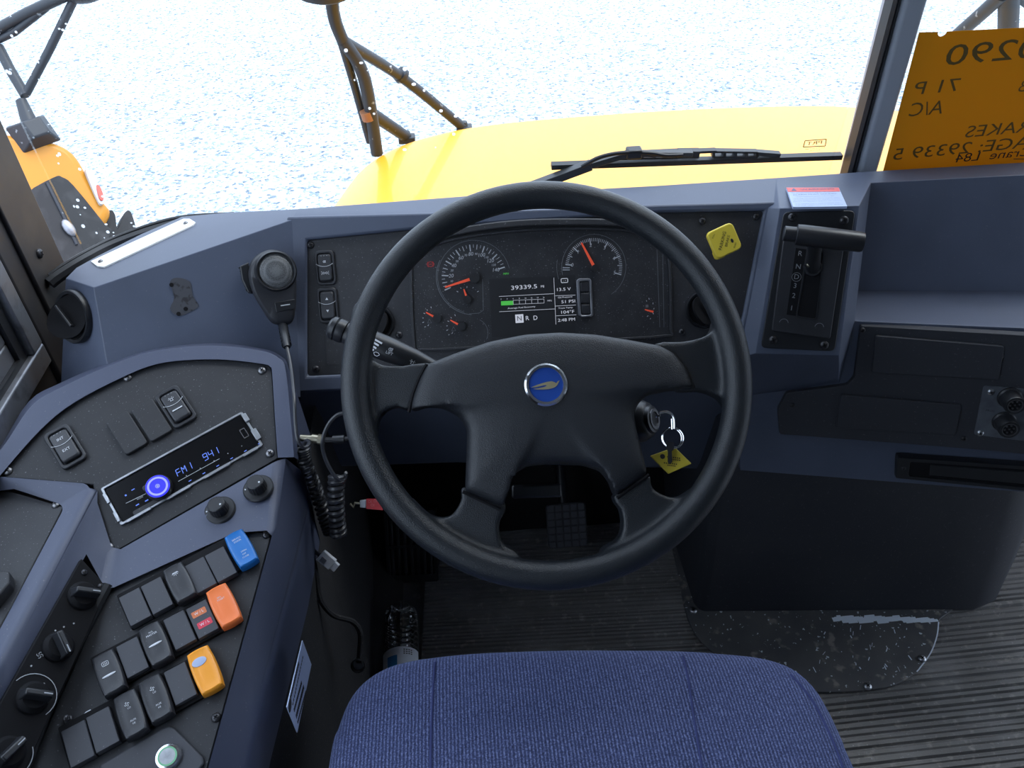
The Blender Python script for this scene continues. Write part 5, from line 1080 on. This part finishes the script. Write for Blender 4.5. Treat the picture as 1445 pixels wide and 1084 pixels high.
GMk = mk(ony(1149, 203, gy(.84)-.001), (1, 0, 0), (0, -.1, 1)); gm = thing('glass_mark', 'small boxed maker mark printed on the lower right of the left windscreen', 'marking', GMk)
b = MB(); q = lps(GMk, [(1136, 198.5), (1166, 196.5), (1164.5, 206), (1133.5, 207.5)]); b.pline(q, .0012, 0, True); c = lp(GMk, 1149.5, 202); b.text('PRT', c[0], c[1], .0055, 0, mirror=True, w=.024, ang=3)
for y, w_ in ((209.5, .032), (212, .016)): c = lp(GMk, 1150, y); b.text('AS1 M 5 DOT 467', c[0], c[1], .0016, 0, mirror=True, w=w_, ang=2)
b.build('print', mat('mark_brown', (.16, .07, .01), .6), gm)
# ================================================================== FLOOR, ENGINE COVER, PEDALS
def ribs(b, x0, x1, y0, y1, z, pitch=.0085, hgt=.006, seedv=1):
    rnd = random.Random(seedv); prof = [(y0, z-.01)]; y = y0
    while y < y1:
        w = pitch*rnd.uniform(.75, 1.25); h = hgt*rnd.choice((.45, .8, 1, 1.1)); prof += [(y, z), (y+w*.18, z+h), (y+w*.7, z+h), (y+w*.86, z)]; y += w
    prof.append((y, z-.01)); b.loft([[(x0, p[0], p[1]) for p in prof], [(x1, p[0], p[1]) for p in prof]], closed=False)
b = MB(); b.box(.6, -.3, -.03, 2.5, 3.4, .04); fl = struct(b.build('floor', MATF))
b = MB(); b.T = Matrix.Rotation(math.radians(-2.2), 4, 'Z'); ribs(b, -.17, .47, .25, 1.16, -.004, seedv=2); tag(b.build('rubber_mat', MATF, flat=False, sharp=25), 'ribbed black rubber mat under the steering wheel', 'mat')
b = MB(); b.T = Matrix.Rotation(math.radians(.8), 4, 'Z'); ribs(b, .47, 1.9, .2, 1.0, -.005, pitch=.0115, hgt=.006, seedv=5); tag(b.build('rubber_mat', MATF, flat=False, sharp=25), 'grey dusty ribbed floor covering of the aisle at the lower right', 'mat')
FM = mk((.6, .8, 0), (1, 0, 0), (0, 1, 0))
sc = thing('scuff_plate', 'scuffed black metal floor plate curving around the engine cover foot', 'plate', FM)
po = [(946, 752), (957, 815), (966, 862), (979, 895), (1003, 920), (1060, 960), (1140, 977), (1190, 978), (1235, 974), (1265, 967), (1295, 948), (1313, 924), (1322, 900), (1325, 876), (1322, 850), (1000, 850), (992, 810), (975, 752)]
b = MB(); b.prism(sp2(lps(FM, po), 2), -.002, .0045); b.build('sheet', SCUFF, sc, bevel=.001, seg=1)
for x, y in ((965, 787), (978, 862), (1224, 969), (1301, 930)): screw(sc, at(FM, x, y, .0045), .0075, BOLT, 'bolt')
b = MB(); rnd = random.Random(3)
for i in range(46):
    x = 1180+i*3.0+rnd.uniform(-2, 2); y = 876+rnd.uniform(-2.5, 2.5)+(3 if x > 1280 else 0); p = lp(FM, x, y); b.box(p[0], p[1], .0047+i*.000025, rnd.uniform(.008, .022), rnd.uniform(.004, .012), .0004)
edge = lps(FM, [(1323.5, 880), (1321, 900), (1312, 924), (1296, 946)])
b.pline(sp2(edge, 5, False), .0022, .0046)
for i in range(34):
    x = 1150+rnd.uniform(0, 150); y = 885+rnd.uniform(0, 70); a = rnd.uniform(.2, 1.9); L_ = rnd.uniform(.001, .011); p = lp(FM, x, y); b.line(p, (p[0]+L_*math.cos(a), p[1]+L_*math.sin(a)), rnd.uniform(.0008, .0022), .0046+i*.00002)
b.build('bare_scrapes', SCRAPE, sc)
b = MB(); ea, eb, ec = onz(985, 866, 0), onz(1318, 863, 0), onz(1404, 850, 0)
ed = Vector((1.17, 1.04, 0)); back = 1.35
fr_ = [Vector((ea.x-.012, back, 0)), ea+Vector((-.008, .02, 0)), ea, eb, eb.lerp(ec, .5)+Vector((.01, -.012, 0)), ec, ec.lerp(ed, .5)+Vector((.004, -.004, 0)), ed, Vector((1.25, back, 0))]
R = []
for z, k in ((-.005, 0), (.12, .012), (.30, .034), (.46, .05)): R.append([Vector((p.x+(.004 if p.x < .5 else -k*.6), p.y+(k if p.y < back else 0), z)) for p in fr_])
b.loft(R); eg = b.build('engine_cover', ENG, bevel=.012, seg=3, ang=30); tag(eg, 'large matt black engine cover box standing on the floor right of the footwell', 'engine cover')
# footwell
b = MB(); b.poly([(-.26, 1.12, 0), (.42, 1.12, 0), (.42, 1.34, .30), (-.26, 1.34, .30)]); struct(b.build('floor_toe_board', CARP, solid=.01))
b = MB(); b.box(.6, 1.38, .24, 2.6, .04, .72); b.box(.6, 1.25, .60, 2.6, .30, .02); b.box(.6, 1.115, .66, 2.6, .02, .12); struct(b.build('wall_front', MATTE))  # dark firewall backing, added to stop light leaking in under the dash
b = MB(); ax_, bx_ = onz(590, 930, 0), onz(528, 770, 0); b.loft([[(-.25, .3, .001), (-.175, .3, .004), (-.175, 1.12, .004), (-.25, 1.12, .001)], [(-.25, .3, .0015), (-.18, .3, .008), (-.18, 1.12, .008), (-.25, 1.12, .06)]]); struct(b.build('trim_6', CARP))
M = mk(ony(800, 742, 1.0), (1, 0, 0), (0, .55, .83)); pd = thing('brake_pedal', 'dark brake pedal with a gridded rubber pad seen through the lower wheel gap', 'pedal', M)
b = MB(); b.rr(0, 0, .078, .088, -.008, 0, .008); pad = b.build('pad', PANEL, pd, bevel=.002)
b = MB()
for i in range(5):
    for j in range(6): b.box(-.030+i*.015, -.036+j*.0145, .001, .012, .0115, .003)
b.build('tread', BLANK, pad, bevel=.0005, seg=1)
b = MB(); b.tube([(0, 0, -.008), (0, .05, -.05), (0, .25, -.08)], .011, 10); b.build('arm', BLACK, pd)
M = mk(onz(585, 800, .0)+Vector((0, .0, .065)), (1, -.05, 0), (0, .55, .83)); fv = thing('floor_grille', 'black slatted heater grille on the footwell floor left of the column', 'grille', M)
b = MB(); b.rr(0, .0, .105, .15, -.04, -.012, .005); b.build('housing', BLACK, fv, bevel=.003)
b = MB(); b.band(rrect(0, 0, .105, .15, .005), rrect(0, .004, .09, .125, .003), -.012, .0); b.build('frame', BLACK, fv, bevel=.001)
for i in range(7):
    b = MB(); b.box(-.039+i*.013, .004, -.007, .0055, .124, .014); b.build('slat', SWB, fv, bevel=.001)
b = MB(); b.box(0, .002, -.001, .09, .005, .008); b.build('crossbar', BLACK, fv)
# service sticker on the console side wall
s0, s1, s2_ = onx(423, 906, -.222), onx(405, 998, -.222), onx(438, 940, -.222)
SK = mk(s1, s0-s1, s2_-s0)
if SK.col[2].x < 0: SK = mk(s1, s0-s1, s0-s2_)
b = MB(); q = lps(SK, [(426.5, 904), (439, 938), (419, 1034), (404.5, 998)]); b.prism(q, -.0005, .0005); stk = thing('service_label', 'white printed service label on the dark console side below the switches', 'label', SK); b.build('label', STKB, stk)
b = MB()
lx = lambda x, y: lp(SK, x, y)
for (p, q_), w_ in ((((409, 985), (421, 935)), .004), (((412, 995), (427, 925)), .002), (((414, 1003), (425, 962)), .004), (((417, 1012), (428, 968)), .005), (((419, 1020), (431, 975)), .003)):
    A0, B0_ = lx(*p), lx(*q_); nseg = 14
    for i in range(nseg):
        t0_, t1_ = i/nseg, (i+.65)/nseg; b.line((A0[0]+(B0_[0]-A0[0])*t0_, A0[1]+(B0_[1]-A0[1])*t0_), (A0[0]+(B0_[0]-A0[0])*t1_, A0[1]+(B0_[1]-A0[1])*t1_), w_, .0006)
c = lx(408.5, 996); b.sph((c[0], c[1], .0006), .008, (1, .8, .05), 10); b.build('label_print', INK, stk)
# ================================================================== BOTTLE
be, bn = onz(565, 856, .04), onz(566, 960, .04)
dirv = (bn-be); dirv.z = 0; dirv.normalize()
BM = mk(Vector((be.x, be.y, .0365)), Vector((0, 0, 1)).cross(dirv), Vector((0, 0, 1))) # local +z along the bottle axis
if (BM.col[2].to_3d()).dot(dirv) < 0: BM = mk(Vector((be.x, be.y, .0365)), dirv.cross(Vector((0, 0, 1))), Vector((0, 0, 1)))
bo_ = thing('water_bottle', 'empty clear plastic bottle lying on the floor in front of the seat', 'bottle', BM)
prof = [(.004, .010), (.014, .004), (.022, 0), (.027, .004), (.0305, .014)]
for k in range(9):
    z = .020+k*.011; prof += [(.0318, z), (.0318, z+.004), (.0300, z+.0065), (.0300, z+.0085)]
prof += [(.0325, .122), (.0325, .178), (.031, .186), (.024, .205), (.014, .216), (.0125, .222), (.0125, .236)]
n = 40
b = MB(); b.loft([[((r*(1+(.05 if z < .02 else .03)*math.cos(5*2*PI*i/n)*(1 if z < .122 else 0)))*math.cos(2*PI*i/n), (r*(1+(.05 if z < .02 else .03)*math.cos(5*2*PI*i/n)*(1 if z < .122 else 0)))*math.sin(2*PI*i/n), z) for i in range(n)] for r, z in prof], cap0=True, cap1=False)
b.build('bottle_body', PET, bo_)
b = MB(); b.loft([[((.0330)*math.cos(a), .0330*math.sin(a), z) for a in [PI*.5-1.35+2.7*i/24 for i in range(25)]] for z in (.106, .176)], closed=False); lb_ = b.build('paper_label', STKR, bo_)
b = MB(); b.loft([[((.0334)*math.cos(a), .0334*math.sin(a), z) for a in [PI*.5+.1+.6*i/8 for i in range(9)]] for z in (.122, .150)], closed=False); b.build('label_patch', mat('label_blue', (.03, .22, .50), .5), lb_)
b = MB()
for k in range(4):
    for j in range(3):
        a = PI*.5-.75+.14*k; z = .111+.004*j; b.loft([[((.0334)*math.cos(a+d), .0334*math.sin(a+d), z+e) for d in (0, .09)] for e in (0, .002)], closed=False)
b.build('label_print', INK, lb_)
b = MB(); b.cyl(0, 0, .0145, .224, .240, 24); b.build('cap', STKR, bo_)
# ================================================================== SEAT
SZ = .478
so_l = [(612, 926), (572, 932), (538, 943), (510, 962), (490, 988), (475, 1026), (462, 1075)]
so_r = [(1204, 1075), (1192, 1046), (1172, 1003), (1150, 968), (1118, 941), (1075, 927), (1020, 921), (960, 917), (880, 916), (800, 916), (720, 918), (660, 921)]
Pl = [onz(x, y, SZ) for x, y in so_l]; Pr = [onz(x, y, SZ) for x, y in so_r]
xl, xr = Pl[-1].x-.004, Pr[0].x+.006
outl = Pr[::-1][0:0]+Pl+[Vector((xl-.006, .20, SZ)), Vector((xl, .02, SZ)), Vector((xl+.06, -.10, SZ)), Vector((xr-.06, -.10, SZ)), Vector((xr, .02, SZ)), Vector((xr+.006, .20, SZ))]+Pr
outl = [Vector(p) for p in smooth_path(outl, 4, True)]
sc0 = Vector((.095, .22, 0)); SB = Matrix.Translation((.095, .22, 0))
seat = thing('driver_seat', 'blue ribbed fabric driver seat cushion at the bottom of the view', 'seat', SB)
def sring(k, z, off=0):
    R = []
    for p in outl:
        d = Vector((p.x-sc0.x, p.y-sc0.y, 0)); L_ = d.length; R.append((d.x*(1-k)+d.normalized().x*off, d.y*(1-k)+d.normalized().y*off, z))
    return R
b = MB(); b.loft([sring(.10, .36), sring(.03, .365), sring(.0, .385), sring(-.012, .42), sring(-.008, .455), sring(0.004, SZ), sring(.035, .492), sring(.09, .500), sring(.2, .506), sring(.4, .509), sring(.7, .509), sring(.95, .509)])
cu = b.build('cushion', FAB, seat, sub=1, sharp=180)
def surf_z(x, y):
    # height of the cushion top at a point, from the ring profile
    d = Vector((x-sc0.x, y-sc0.y, 0)); best = 1
    for p, q in zip(outl, outl[1:]+outl[:1]):
        a = Vector((p.x-sc0.x, p.y-sc0.y)); c = Vector((q.x-sc0.x, q.y-sc0.y)); e = c-a; den = d.x*e.y-d.y*e.x
        if abs(den) < 1e-9: continue
        t = (a.x*e.y-a.y*e.x)/den; s_ = (a.x*d.y-a.y*d.x)/den
        if t > 0 and -.001 <= s_ <= 1.001: best = 1-1/t; break
    k = best
    tab = [(-.012, .43), (.004, SZ), (.035, .492), (.09, .5), (.2, .506), (.4, .509), (1, .509)]
    for (k0, z0_), (k1_, z1_) in zip(tab, tab[1:]):
        if k <= k1_: return z0_+(z1_-z0_)*max(0, (k-k0))/(k1_-k0)
    return .509
for pts in ([(613, 928), (611, 970), (609, 1030), (608, 1084), (607, 1150)], [(965, 920), (972, 960), (980, 1020), (990, 1084), (1000, 1150)], [(1118, 945), (1150, 985), (1178, 1040), (1194, 1084), (1210, 1150)]):
    b = MB(); P = []
    for p in smooth_path([onz(x, y, .506) for x, y in pts], 5): P.append((p.x-sc0.x, p.y-sc0.y, surf_z(p.x, p.y)-.0006))
    b.tube(P, .0016, 6); b.build('seam', SEAM, cu)
b = MB(); b.box(0, -.05, .33, .42, .36, .07); b.build('seat_pan', BLACK, seat, bevel=.01)
b = MB(); b.box(0, -.05, .15, .22, .24, .30); b.build('pedestal', BLACK, seat, bevel=.01)
# ================================================================== LIGHT
w = bpy.data.worlds.new('sky'); SC.world = w; w.use_nodes = True; N = w.node_tree.nodes; L = w.node_tree.links
bg = N['Background']; tc = N.new('ShaderNodeTexCoord'); sx = N.new('ShaderNodeSeparateXYZ'); L.new(tc.outputs['Generated'], sx.inputs[0])
r = N.new('ShaderNodeValToRGB'); r.color_ramp.elements[0].position = .0; r.color_ramp.elements[0].color = (.66, .77, .95, 1); r.color_ramp.elements[1].position = .8; r.color_ramp.elements[1].color = (1.05, 1.2, 1.5, 1)
L.new(sx.outputs[2], r.inputs[0]); L.new(r.outputs[0], bg.inputs[0]); bg.inputs[1].default_value = 2.6
sd = bpy.data.lights.new('sun', 'SUN'); so = bpy.data.objects.new('sun', sd); COL.objects.link(so); sd.energy = 2.6; sd.angle = math.radians(40); sd.color = (1, .97, .92)
so.rotation_euler = Vector((.55, .25, 1)).to_track_quat('Z', 'Y').to_euler()
vs_ = SC.view_settings; SC.display_settings.display_device = 'sRGB'; vs_.view_transform = 'Standard'; vs_.look = 'None'; vs_.exposure = 0; vs_.gamma = 1; vs_.use_curve_mapping = False
